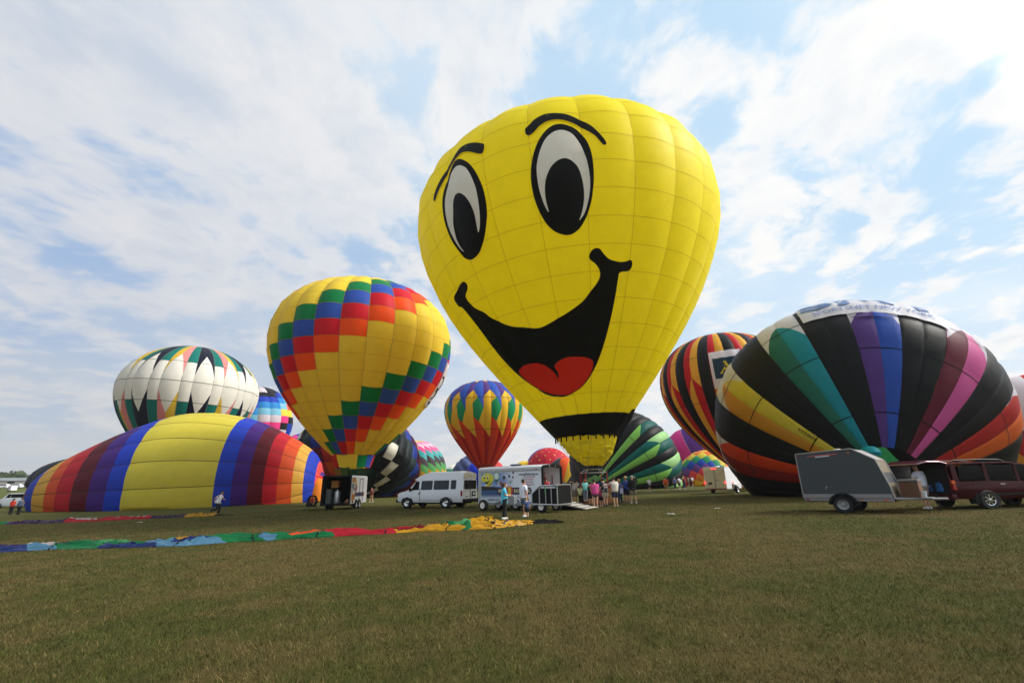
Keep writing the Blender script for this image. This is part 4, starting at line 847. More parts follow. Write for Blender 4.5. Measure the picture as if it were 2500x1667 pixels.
MB().prism([(-1.18, .48), (.06, .48), (.06, 1.38), (-1.18, 1.38)], -1.20, -1.23, 'YZ').build('end_panel', blackp, CT)
MB().tube([(-.42, .16, 1.40), (-.40, .17, 1.1), (-.43, .17, .98)], .02, 4).build('green_strap', plain('strap_green', '#3f9a4a', .7), CT)
MB().prism(rrect(-1.10, 1.28, -.10, 1.37, .03), .13, .15).build('white_strip', plate, CT)
# ramp of aluminium planks
RP = thing('loading_ramp', 'sloping ramp of slatted boards between the black panelled cart and the crowd', 'ramp', (2.75, 29.3, gz(3, 29)), R(-28))
for i in range(9):
    x = .12+i*.215; z = .40*(1-i/9.2)+.05
    MB().box((x, 0, z), (.16, 1.9, .045)).build('plank', alum if i % 2 else offw, RP)
for y in (-.95, .95): MB().tube([(0, y, .40), (2.05, y, .04)], .03, 4).build('ramp_rail', grey, RP)
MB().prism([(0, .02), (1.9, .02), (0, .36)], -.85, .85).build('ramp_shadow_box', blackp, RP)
# ---- black and white open trailer on the left (local +x = forward, away from the camera)
BT = thing('cargo_trailer', 'black and white trailer with its rear open, showing fuel tanks inside', 'trailer', (-14.98, 40.0, gz(-15, 40)), R(90))
L_, W_, Z0, Z1 = 4.3, 2.45, .45, 2.72
for sy, mt in ((1, white), (-1, white)): MB().prism([(.05, Z0), (L_, Z0), (L_, Z1-.08), (.05, Z1-.08)], sy*W_/2, sy*(W_/2-.05)).build('side_wall', mt, BT)
MB().box((L_-.03, 0, (Z0+Z1)/2), (.06, W_-.1, Z1-Z0-.1)).build('front_wall', blackp, BT); MB().box((L_/2, 0, Z0+.03), (L_-.1, W_-.1, .06)).build('floor', grime, BT)
MB().prism([(-W_/2+.02, Z1-.08), (-W_/2+.10, Z1+.02), (W_/2-.10, Z1+.02), (W_/2-.02, Z1-.08)], .06, L_+.02, 'YZ').build('roof', white, BT, bevel=.03)
fb = MB()
for sy in (1, -1): fb.box((0, sy*(W_/2-.06), (Z0+Z1)/2), (.12, .14, Z1-Z0))
fb.box((0, 0, Z1-.04), (.14, W_, .16)); fb.box((0, 0, Z0-.02), (.14, W_, .20)); fb.build('rear_frame', blackp, BT, bevel=.03)
dk = plain('dark_lining', '#1c1b1a', .9)
for sy in (1, -1): MB().box((L_/2, sy*(W_/2-.07), (Z0+Z1)/2), (L_-.2, .02, Z1-Z0-.12)).build('lining', dk, BT)
MB().box((L_-.08, 0, (Z0+Z1)/2), (.02, W_-.16, Z1-Z0-.12)).build('lining', dk, BT); MB().box((L_/2, 0, Z1-.13), (L_-.2, W_-.2, .02)).build('ceiling_lining', dk, BT)
ply = plain('varnished_ply', '#b0702c', .5, var=.3, scale=3)
dr = MB().box((.52, -W_/2-.03, 1.55), (.86, .05, 2.1)).build('folded_rear_door', offw, BT)
MB().box((.52, -W_/2-.06, 2.36), (.80, .02, .40)).build('wood_panel', ply, dr); MB().box((.52, -W_/2-.06, .98), (.80, .02, .50)).build('wood_panel', ply, dr)
MB().box((.52, -W_/2-.06, 1.70), (.78, .015, .78)).build('notice_board', plain('slate_board', '#5a6468', .5), dr)
for x, z, a, b_ in ((.28, 1.55, .16, .3), (.72, 1.9, .2, .36), (.5, 1.42, .5, .22)): MB().box((x, -W_/2-.075, z), (a, .01, b_)).build('paper_notice', plain('paper', '#dcdcd6', .8), dr)
m, t, p, out = bsdf_mat('rainbow_stripe'); tc = t.node('ShaderNodeTexCoord'); ox, oy, oz = t.sep(tc.outputs['Object'])
kx = t.math('ADD', t.math('MULTIPLY', ox, .8), t.math('MULTIPLY', oz, .55)); cr = t.node('ShaderNodeValToRGB'); cr.color_ramp.interpolation = 'CONSTANT'
cr.color_ramp.elements[0].color = (*lin('#e2e2e0'), 1); cr.color_ramp.elements[1].position = .90; cr.color_ramp.elements[1].color = (*lin('#e2e2e0'), 1)
for ps, h in ((.30, '#e0c23a'), (.42, '#d8702a'), (.54, '#b02a34'), (.66, '#39408c'), (.78, '#e0c23a')):
    e_ = cr.color_ramp.elements.new(ps); e_.color = (*lin(h), 1)
t.l.new(t.math('MULTIPLY', t.math('SUBTRACT', kx, 1.1), .75), cr.inputs['Fac']); t.l.new(cr.outputs[0], p.inputs['Base Color'])
MB().prism([(1.02, 1.2), (1.05, 2.4), (1.45, 2.3), (1.75, 1.95), (1.25, 1.2)], -W_/2-.006, -W_/2-.002).build('stripe_print', m, BT)
MB().box((2.3, -W_/2-.005, 1.18), (2.5, .008, .34)).build('blue_band', plain('band_navy', '#2a3358', .4), BT); MB().prism([(3.4, 1.0), (3.6, 1.0), (3.4, 1.36), (3.2, 1.36)], -W_/2-.014, -W_/2-.01).build('orange_slash', plain('slash_orange', '#d2702a', .4), BT)
for x in (2.2, 3.15): MB().box((x, -W_/2-.012, 1.5), (.03, .02, 1.9)).build('door_edge', blackp, BT)
MB().box((2.67, -W_/2-.012, 2.46), (.98, .02, .04)).build('door_edge', blackp, BT); MB().box((3.0, -W_/2-.03, 1.7), (.14, .04, .05)).build('door_latch', blackp, BT)
for x in (1.55, 2.35):
    arch(BT, x, .36, .44, -W_/2+.0, -1)
    for sy in (-1, 1): wheel(BT, x, sy*(W_/2-.05), .36, .36, .24, alum, sy)
MB().tube([(L_, 0, .5), (L_+1.3, 0, .5)], .06).build('tongue', grime, BT)
def tank(x, y, z, r, h, mt, par=BT, nm='fuel_tank'): return MB().lathe([(.02, z+h+.1), (r*.35, z+h+.09), (r*.36, z+h), (r*.9, z+h-.04), (r, z+h-.12), (r, z+.1), (r*.92, z)], 18, (x, y, 0)).build(nm, mt, par, smooth=True)
for i, (x, y) in enumerate(((1.0, .25), (1.6, .5))):
    o = tank(0, 0, 0, .28, 1.0, alum, None, 'fuel_tank'); o.location = (-14.98-y, 40+x, gz(-15, 40)+Z0+.06)
    tag(o, ('silver propane cylinder standing nearest the rear opening of the black trailer', 'silver propane cylinder deeper inside the black trailer')[i], 'gas cylinder', 'propane cylinders in the black trailer')
sh = MB().box((0, 0, .55), (.4, .5, 1.1)); sh.box((.0, 0, 1.12), (.42, .54, .05))
o = sh.build('storage_box', plain('paper_grey', '#4d504e', .6, var=.5), None); o.location = (-15.75, 40.6, gz(-15, 40)+Z0+.06); tag(o, 'grey printed storage box standing at the left inside the black trailer', 'box')
o = MB().box((0, 0, .3), (.6, .5, .6)).build('wooden_crate', ply, None, bevel=.01); o.location = (-15.5, 41.2, gz(-15, 40)+1.75); tag(o, 'brown wooden crate high on the left inside the black trailer', 'crate')
o = MB().lathe([(.0, .36), (.25, .30), (.38, .1), (.34, 0)], 12).build('canvas_bag', plain('tan_canvas', '#8a5a34', .9), None, smooth=True); o.location = (-14.0, 40.5, gz(-15, 40)+Z0+.06); tag(o, 'brown canvas bag on the trailer floor at the right of the opening', 'bag')
# generator fan standing left of the trailer
FN = thing('inflation_fan', 'dark inflation fan with a round guard left of the black trailer', 'fan', (-17.4, 41.2, gz(-17, 41)), R(70))
MB().lathe([(.42, -.12), (.47, -.1), (.47, .12), (.42, .14)], 20, (0, 0, .75), 'X').build('guard_ring', blackp, FN)
fb = MB()
for i in range(6): fb.box((0, 0, .2), (.02, .10, .36), Matrix.Translation((0, 0, .75)) @ Matrix.Rotation(i*math.pi/3, 4, 'X'))
fb.build('fan_blade', redpad, FN); MB().box((-.3, 0, .45), (.4, .4, .3)).build('engine', grime, FN, bevel=.03)
MB().tube([(.1, -.4, .3), (.1, -.4, .05), (-.6, -.4, .05)], .03).tube([(.1, .4, .3), (.1, .4, .05), (-.6, .4, .05)], .03).tube([(.1, -.4, .3), (.1, .4, .3)], .03).build('frame', darkst, FN)
# ---- grey wedge nosed trailer on the right
GT = thing('cargo_trailer', 'dark grey trailer with sloped nose and silver trim beside the dark red car', 'trailer', (12.42, 20.75, gz(12.4, 20.8)), R(-47)); GT.scale = (1, 1, .95)
L_, W_ = 3.05, 1.9
gpan = plain('grey_panel', '#373d40', .5, var=.12, scale=2.); sil = plain('silver_trim', '#8b8788', .5, .2, var=.15); beige = plain('ribbed_beige', '#8a7c68', .6, var=.25)
sd = [(0, .62), (L_, .62), (2.98, 1.1), (2.72, 2.14), (2.05, 2.60), (0, 2.50)]
for y in (0, W_): MB().prism(sd, y, y+(.04 if y == 0 else -.04)).build('side_panel', gpan, GT)
edge = MB(); tp = [(-.02, .60), (-.02, 2.52), (2.05, 2.63), (2.75, 2.16), (3.02, 1.1), (3.08, .60)]
for y in (0.0, W_):
    for a, b_ in zip(tp, tp[1:]): edge.tube([(a[0], y, a[1]), (b_[0], y, b_[1])], .028, 6)
edge.build('edge_tube', sil, GT)
MB().prism([(.0, 2.515), (2.05, 2.625), (2.05, 2.58), (.0, 2.47)], .03, W_-.03).build('roof', sil, GT); MB().prism([(2.05, 2.625), (2.75, 2.16), (2.71, 2.12), (2.03, 2.58)], .03, W_-.03).build('nose_slope', sil, GT)
MB().prism([(2.74, 2.15), (2.88, 1.62), (2.84, 1.62), (2.70, 2.13)], .03, W_-.03).build('nose_upper', plain('tan_panel', '#6b5f46', .6, var=.3), GT)
MB().prism([(2.875, 1.61), (2.99, 1.2), (2.94, 1.2), (2.835, 1.61)], .03, W_-.03).build('nose_dark', gpan, GT)
for i in range(7): MB().prism([(2.995+i*.012, 1.2-i*.085), (3.00+i*.012, 1.13-i*.085), (2.95+i*.012, 1.13-i*.085), (2.945+i*.012, 1.2-i*.085)], .03, W_-.03).build('stone_guard_rib', beige, GT)
MB().box((.02, W_/2, 1.55), (.04, W_-.08, 1.86)).build('rear_ramp_door', gpan, GT)
MB().box((L_/2-.02, -.015, .70), (L_, .03, .16)).build('lower_rail', sil, GT); MB().box((L_/2, .02, .55), (L_, .04, .12)).build('frame_rail', sil, GT); MB().box((L_/2, W_/2, .53), (L_-.1, W_-.1, .12)).build('chassis', grime, GT)
fd = MB(); P = [(1.42+.48*math.cos(R(a)), .36+.46*math.sin(R(a))) for a in range(0, 181, 12)]+[(1.42+.40*math.cos(R(a)), .36+.38*math.sin(R(a))) for a in range(180, -1, -12)]
fd.prism(P, -.30, .02).build('mudguard', blackp, GT); MB().prism([(1.42+.40*math.cos(R(a)), .36+.38*math.sin(R(a))) for a in range(0, 181, 12)], .0, .03).build('wheel_well', grime, GT)
for y, s_ in ((-.14, -1), (W_+.14, 1)): wheel(GT, 1.42, y, .36, .36, .22, plain('grey_rim', '#8e9190', .4, .4), s_)
for x, mt in ((.10, redl), (.17, redl), (.95, redl), (2.02, amber), (2.75, amber), (2.85, amber)): MB().box((x, -.012, .55), (.05, .03, .06)).build('marker_lamp', mt, GT)
MB().box((.12, -.012, 2.40), (.06, .02, .05)).build('marker_lamp', redl, GT); MB().box((1.93, -.012, 2.47), (.07, .02, .05)).build('marker_lamp', amber, GT)
stk = panel('sticker_strip', [(.40, 2.385), (.52, 2.42), (1.48, 2.47), (1.58, 2.455), (1.48, 2.425), (.42, 2.375)], -.002, plain('sticker_red', '#b8545a', .5, var=.5, scale=9), GT); panel('white_sticker', [(.72, 2.33), (1.24, 2.36), (1.24, 2.405), (.72, 2.375)], -.002, plate, GT)
panel('scratch', [(.84, .98), (.90, 1.10), (.94, 1.14), (.93, 1.06), (.87, .97)], -.002, sil, GT, .004)
MB().tube([(1.5, .9, 2.60), (1.5, .9, 2.64)], .2, 14).lathe([(.0, .12), (.12, .10), (.2, .0)], 14, (1.45, .6, 2.58)).build('roof_dome', offw, GT)
MB().tube([(L_, .25, .58), (L_+1.45, W_/2, .58)], .05).tube([(L_, W_-.25, .58), (L_+1.45, W_/2, .58)], .05).build('tongue', sil, GT)
MB().cyl((L_+1.15, W_/2, .12), (L_+1.15, W_/2, .75), .022).build('jack', grime, GT); MB().box((L_+.55, W_/2, .615), (1.0, .9, .03)).build('tongue_plate', grey, GT)
bk = thing('wicker_basket', 'brown wicker basket with padded rim on the grey trailer tongue', 'basket', tuple(Matrix.Translation(GT.location) @ Matrix.Rotation(R(-47), 4, 'Z') @ Vector((L_+.46, W_/2+.05, .60))), R(-47)); bk.scale = (.62, .80, .72)
b = MB()
for i in range(7): b.box((0, 0, .07+i*.11), (.95*(1+.02*math.sin(i)), 1.15, .095))
b.build('wicker_wall', plain('dark_wicker', '#6b4a34', .85, var=.5, scale=40), bk, bevel=.02); MB().box((0, 0, .86), (1.02, 1.22, .12)).build('padded_rim', plain('grey_pad', '#66625e', .8), bk, bevel=.05)
MB().tube([(.2, -.66, .98), (.35, -.64, .3), (.5, -.62, .0)], .012, 4).build('strap', rope, bk)
o = MB().lathe([(.05, 0), (.08, .2), (.085, .24), (.07, .24)], 12).build('paper_cup', plate, None); o.location = Matrix.Translation(GT.location) @ Matrix.Rotation(R(-47), 4, 'Z') @ Vector((L_+.86, W_/2-.35, .60)); tag(o, 'white paper cup standing on the tongue of the grey trailer', 'cup')
# ---- dark red car with its tailgate raised (local +x = front, near side -y)
SV = thing('parked_car', 'dark red sport utility car with its tailgate raised at the right edge', 'car', (17.45, 19.1, gz(17.5, 19)), R(2)); SV.scale = (1, 1, .93)
mar = plain('maroon_paint', '#3a0410', .30, spec=.25, var=.05, coat=.0); Wc = 1.92
def ssec(zb, zbelt, zr, hw, hr): return [(hw*.90, zb), (hw, zb+.2), (hw*1.01, zb+.45), (hw*.985, zbelt), (hr+.03, zr-.10), (hr-.12, zr), (.3, zr+.03)]
def shift(sts): return [(x, s_) for x, s_ in sts]
body = loft([(.0, ssec(.50, 1.12, 1.14, .93, .84)), (.10, ssec(.44, 1.14, 1.16, .96, .86)), (1.0, ssec(.42, 1.15, 1.17, .965, .87)), (3.6, ssec(.42, 1.12, 1.14, .965, .87)), (4.3, ssec(.42, 1.08, 1.10, .965, .88)), (5.15, ssec(.44, .98, 1.02, .93, .82)), (5.32, ssec(.52, .84, .88, .84, .70))], 'body', mar, SV)
body.location = (0, Wc/2, 0)
rfm = MB(); 
for y in (.10, Wc-.10):
    for x0, x1, zt0, zt1 in ((.10, .32, 1.86, 1.86), (1.45, 1.62, 1.88, 1.88), (2.75, 2.88, 1.86, 1.86)): rfm.prism([(x0, 1.12), (x1+.05, 1.12), (x1, zt1), (x0+.05, zt0)], y-.03, y+.03)
    rfm.prism([(3.75, 1.1), (3.95, 1.1), (3.3, 1.80), (3.1, 1.84)], y-.03, y+.03)
rfm.build('pillar', mar, SV)
MB().prism([(.06, 1.83), (.16, 1.91), (1.5, 1.95), (2.7, 1.93), (3.25, 1.84), (3.2, 1.80), (2.6, 1.86), (.2, 1.85)], .10, Wc-.10).build('roof', mar, SV, bevel=.04)
for y in (.22, Wc-.22): MB().tube([(.35, y, 1.95), (.5, y, 2.03), (1.6, y, 2.05), (2.4, y, 2.03), (2.6, y, 1.95)], .03, 6).build('roof_rail', blackp, SV)
for y, s_ in ((.075, -1), (Wc-.075, 1)):
    for poly in ([(.40, 1.17), (1.46, 1.17), (1.40, 1.80), (.45, 1.80)], [(1.64, 1.17), (2.76, 1.17), (2.72, 1.80), (1.62, 1.82)], [(2.92, 1.17), (3.80, 1.17), (3.22, 1.78), (2.90, 1.80)]): panel('side_window', poly, y, glass, SV, .012, s_)
MB().prism([(3.82, 1.12), (3.86, 1.12), (3.26, 1.82), (3.22, 1.82)], .14, Wc-.14).build('windscreen', glass, SV)
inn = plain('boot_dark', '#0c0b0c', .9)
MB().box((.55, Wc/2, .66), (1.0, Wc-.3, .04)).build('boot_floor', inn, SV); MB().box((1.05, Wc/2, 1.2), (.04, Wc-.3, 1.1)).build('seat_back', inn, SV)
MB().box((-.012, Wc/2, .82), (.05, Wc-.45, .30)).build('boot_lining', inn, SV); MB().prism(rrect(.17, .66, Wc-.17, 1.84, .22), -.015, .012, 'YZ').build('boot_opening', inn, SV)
MB().tube([(0, .14, .62), (-.01, .10, 1.2), (.06, .18, 1.8), (.1, .5, 1.9), (.1, Wc-.5, 1.9), (.06, Wc-.18, 1.8), (-.01, Wc-.10, 1.2), (0, Wc-.14, .62)], .055, 6).build('opening_frame', mar, SV)
MB().box((-.06, Wc/2, .52), (.22, Wc-.04, .24)).build('rear_bumper', mar, SV, bevel=.06); MB().box((-.14, Wc/2, .66), (.1, Wc-.3, .02)).build('bumper_top', blackp, SV)
tl_ = MB().box((.02, .03, 1.0), (.14, .10, .42)).build('tail_lamp', redl, SV, bevel=.02); MB().box((.0, .0, 1.12), (.13, .08, .10)).build('indicator', amber, tl_, bevel=.01); MB().box((.02, Wc-.03, 1.0), (.14, .10, .42)).build('tail_lamp', redl, SV, bevel=.02)
tg = MB().prism([(.12, 1.93), (-.25, 2.06), (-.75, 2.07), (-1.15, 1.93), (-1.14, 1.89), (-.75, 1.99), (-.25, 1.98), (.12, 1.87)], .12, Wc-.12).build('tailgate', mar, SV, bevel=.03)
MB().tube([(.06, .10, 1.90), (-.25, .10, 1.99), (-.75, .10, 2.0), (-1.15, .12, 1.90), (-1.16, Wc-.12, 1.90)], .022, 6).build('edge_tube', plain('edge_highlight', '#a08088', .3, .6), tg)  # added silvery pink tube paints the highlight along the tailgate's lower edge
MB().prism([(-.20, 2.065), (-.74, 2.085), (-.74, 2.06), (-.20, 2.04)], .28, Wc-.28).build('tailgate_window', glass, tg)
for x in (1.25, 4.25):
    arch(SV, x, .40, .50, -.002, -1)
    for y, s_ in ((.045, -1), (Wc-.045, 1)): wheel(SV, x, y, .39, .39, .25, chrome, s_, 7)
MB().box((1.0, -.012, 1.10), (1.2, .02, .03)).build('crease_line', mar, SV, bevel=.008); MB().box((2.0, -.03, 1.02), (.20, .03, .04)).build('door_handle', chrome, SV); MB().box((2.8, -.012, .62), (3.2, .02, .07)).build('rocker_trim', blackp, SV)
bl = plain('bag_blue', '#2a5f9c', .7)
for i, (yy_, s_) in enumerate(((.55, .17), (1.0, .14))):
    o = MB().lathe([(.0, s_*2), (s_*.8, s_*1.7), (s_, s_*.8), (s_*.9, 0)], 10).build('blue_bag', bl, None, smooth=True); o.location = Matrix.Translation(SV.location) @ Matrix.Rotation(R(2), 4, 'Z') @ Vector((-.09, yy_, .68)); o.scale = (.4, 1, 1.1)
    tag(o, ('blue bag at the near corner of the open boot of the dark red car', 'smaller blue bag in the middle of the open boot of the dark red car')[i], 'bag', 'blue bags in the boot')
# ---- small white trailer with lit tail lamps, and the pickup that tows it
STL = thing('cargo_trailer', 'small white trailer with red tail lights glowing beside the huge black balloon', 'trailer', (19.2, 45.8, gz(19.2, 45.8)), R(45))
L_, W_, Z0, Z1 = 3.7, 2.05, .42, 2.38
MB().box((L_/2+.02, 0, (Z0+Z1)/2), (L_, W_, Z1-Z0)).build('body', white, STL, bevel=.05); MB().box((L_/2, 0, Z1+.03), (L_+.04, W_+.04, .10)).build('roof', white, STL, bevel=.04)
for sy in (-1, 1):
    d_ = MB().box((-.005, sy*.47, 1.36), (.05, .88, 1.72)).build('rear_door', offw, STL, bevel=.01)
    for z in (.75, 1.95): MB().box((-.035, sy*.82, z), (.02, .16, .04)).build('hinge', grey, d_)
    MB().cyl((-.03, sy*.98, 1.02), (-.07, sy*.98, 1.02), .085, n=12).build('tail_lamp', lamp_on, STL)
for y in (-.14, 0, .14): MB().cyl((-.03, y, 2.30), (-.06, y, 2.30), .05, n=10).build('top_lamp', lamp_on, STL)
MB().box((-.03, -.02, 1.36), (.03, .06, 1.74)).build('door_gap', grey, STL); MB().box((-.04, -.2, 1.25), (.03, .34, .04)).build('latch_bar', darkst, STL); MB().box((-.045, .48, .95), (.02, .36, .22)).build('number_plate', plain('plate_dark', '#4a4438', .6), STL)
MB().box((-.02, 0, .44), (.08, W_, .10)).build('rear_sill', plain('sill_pink', '#8a4048', .5), STL); MB().cyl((1.0, 0, Z1+.05), (1.0, 0, Z1+.17), .28, .2, 14).build('roof_vent', white, STL)
MB().box((2.05, -W_/2-.16, .80), (.95, .30, .06)).build('mudguard', offw, STL, bevel=.02); MB().box((1.5, -W_/2-.05, .72), (.3, .06, .4)).build('side_box', beige, STL); MB().box((1.7, -W_/2-.03, 1.02), (.16, .04, .06)).build('side_lamp', lamp_on, STL)
for sy in (-1, 1): wheel(STL, 2.05, sy*(W_/2+.14), .34, .34, .22, alum, sy)
PU = thing('pickup_truck', 'white pickup truck in front of the small white trailer, half hidden by the black balloon', 'truck', (23.5, 50.1, gz(23.5, 50)), R(45))
pb = loft([(.0, [(.9, .5), (.95, .7), (.95, 1.1), (.9, 1.12), (.3, 1.12)]), (2.2, [(.9, .5), (.95, .7), (.95, 1.1), (.9, 1.12), (.3, 1.12)]), (2.25, [(.9, .5), (.96, .7), (.96, 1.2), (.78, 1.84), (.3, 1.88)]), (4.0, [(.9, .5), (.96, .7), (.96, 1.2), (.78, 1.84), (.3, 1.88)]), (4.6, [(.9, .5), (.96, .7), (.95, 1.14), (.9, 1.18), (.3, 1.2)]), (5.6, [(.85, .5), (.9, .7), (.88, 1.0), (.8, 1.05), (.3, 1.07)])], 'body', white, PU)
for sy in (-1, 1):
    for x in (1.1, 4.7): wheel(PU, x, sy*.86, .38, .38, .25, alum, sy)
    MB().box((-.02, sy*.86, .9), (.06, .14, .3)).build('tail_lamp', redl, PU); MB().prism([(2.4, 1.26), (3.9, 1.26), (3.8, 1.72), (2.45, 1.74)], sy*.88, sy*.93).build('side_window', glass, PU)
# ---- far vehicles on the left
def small_car(label, x, y, rz, paint, h=1.5, l=4.6, van=False):
    o = thing('parked_car', label, 'car', (x, y, gz(x, y)), rz, 'cars far off on the left'); k = h/1.5; z1 = .95*k
    top = [(.74, h), (.3, h+.02)]; s_ = lambda a, zr, hr: [(.84, .3), (.88, .5), (.88, z1), (hr, zr), (.3, zr+.02)]
    loft([(l/2, s_(0, z1*.82, .72)), (l/2-.9, s_(0, z1+.02, .8)), (l/2-(1.0 if van else 1.3), s_(0, z1+.05, .8)), (l/2-(1.7 if van else 2.0), s_(0, h, .72)), (-l/2+(.15 if van else .7), s_(0, h, .72)), (-l/2+.02, s_(0, z1+.05, .8)), (-l/2, s_(0, z1*.9, .78))], 'body', paint, o)
    for sy in (-1, 1):
        MB().prism([(l/2-1.45, z1+.05), (l/2-1.85, h-.08), (.25, h-.08), (.25, z1+.05)], sy*.79, sy*.85).build('side_window', glass, o); MB().prism([(.12, z1+.05), (.12, h-.08), (-l/2+.5, h-.08), (-l/2+.25, z1+.05)], sy*.79, sy*.85).build('side_window', glass, o)
        for x_ in (l/2-.9, -l/2+.9): wheel(o, x_, sy*.80, .33, .33, .2, alum, sy)
    MB().box((l/2-.03, .6, z1*.7), (.05, .2, .12)).build('headlamp', amber, o)
    return o
small_car('white car with its front to the left behind the two people at the far left', *(-71.0, 68.3), R(180-8), white, 1.95, 5.0, True)

fv = random.Random(5)
for i, (px, ph, nm) in enumerate((((-184.85, 171.07), '#e8e8ea', 'white car at the very left edge of the far row of parked cars'), ((-182.42, 172.94), '#c8ccd2', 'silver car just right of the pink truck in the far row'), ((-184.78, 176.89), '#9aa0a8', 'grey car in the middle of the far row of parked cars'), ((-187.54, 181.14), '#e0e0e2', 'pale car right of the grey one in the far row'), ((-187.97, 182.92), '#5a606c', 'dark car at the right end of the far row beside the lying balloon'))):
    small_car(nm, px[0], px[1], R(180+fv.uniform(-25, 25)), plain('car_%d' % i, ph, .3, coat=.4), 1.5, 4.5)
TK = thing('box_truck', 'dark truck with a white and pink box parked far off on the left', 'truck', (*(-147.83, 138.84), gz(*(-147.83, 138.84))), R(150)); TK.scale = (.6, .6, .6)
MB().box((0, -1.2, 1.7), (4.2, 2.2, 2.3)).build('cargo_box', white, TK, bevel=.05); MB().box((2.6, -1.2, 1.2), (1.4, 2.0, 1.7)).build('cab', blackp, TK, bevel=.15); MB().box((1.4, -.06, 1.7), (1.1, .06, 2.0)).build('pink_panel', plain('pink_panel', '#d8709a', .5), TK)
for x in (-1.3, 2.6):
    for sy in (-2.1, -.3): wheel(TK, x, sy, .45, .45, .3, alum, 1 if sy > -1 else -1)

# ================================================================== people
SK = [plain('skin_%d' % i, h, .6, var=.08) for i, h in enumerate(('#c99a7c', '#b98468', '#d8ae92', '#9a6a4e'))]
HAIR = {k: plain('hair_'+k, h, .7, var=.3, scale=40) for k, h in dict(dark='#1c1512', brown='#4a2a1c', blond='#a8865a', grey='#8a8478', ginger='#7a3a22').items()}
def clothm(h): return plain('cloth_'+h.strip('#'), h, .85, var=.25, scale=9., bump=.004)
def skin_obj(name, P, E_, Rd, mat, parent, root=0, sub=1):
    me = bpy.data.meshes.new(name); me.from_pydata([tuple(p) for p in P], E_, []); me.materials.append(mat)
    o = link(bpy.data.objects.new(name, me), parent); md = o.modifiers.new('Skin', 'SKIN'); md.use_smooth_shade = True
    for i, r in enumerate(Rd): me.skin_vertices[0].data[i].radius = r if isinstance(r, tuple) else (r, r)
    me.skin_vertices[0].data[root].use_root = True
    s_ = o.modifiers.new('Subdivision', 'SUBSURF'); s_.levels = sub; s_.render_levels = sub
    return o
def lerp(a, b, f): return tuple(a[i]+(b[i]-a[i])*f for i in range(3))
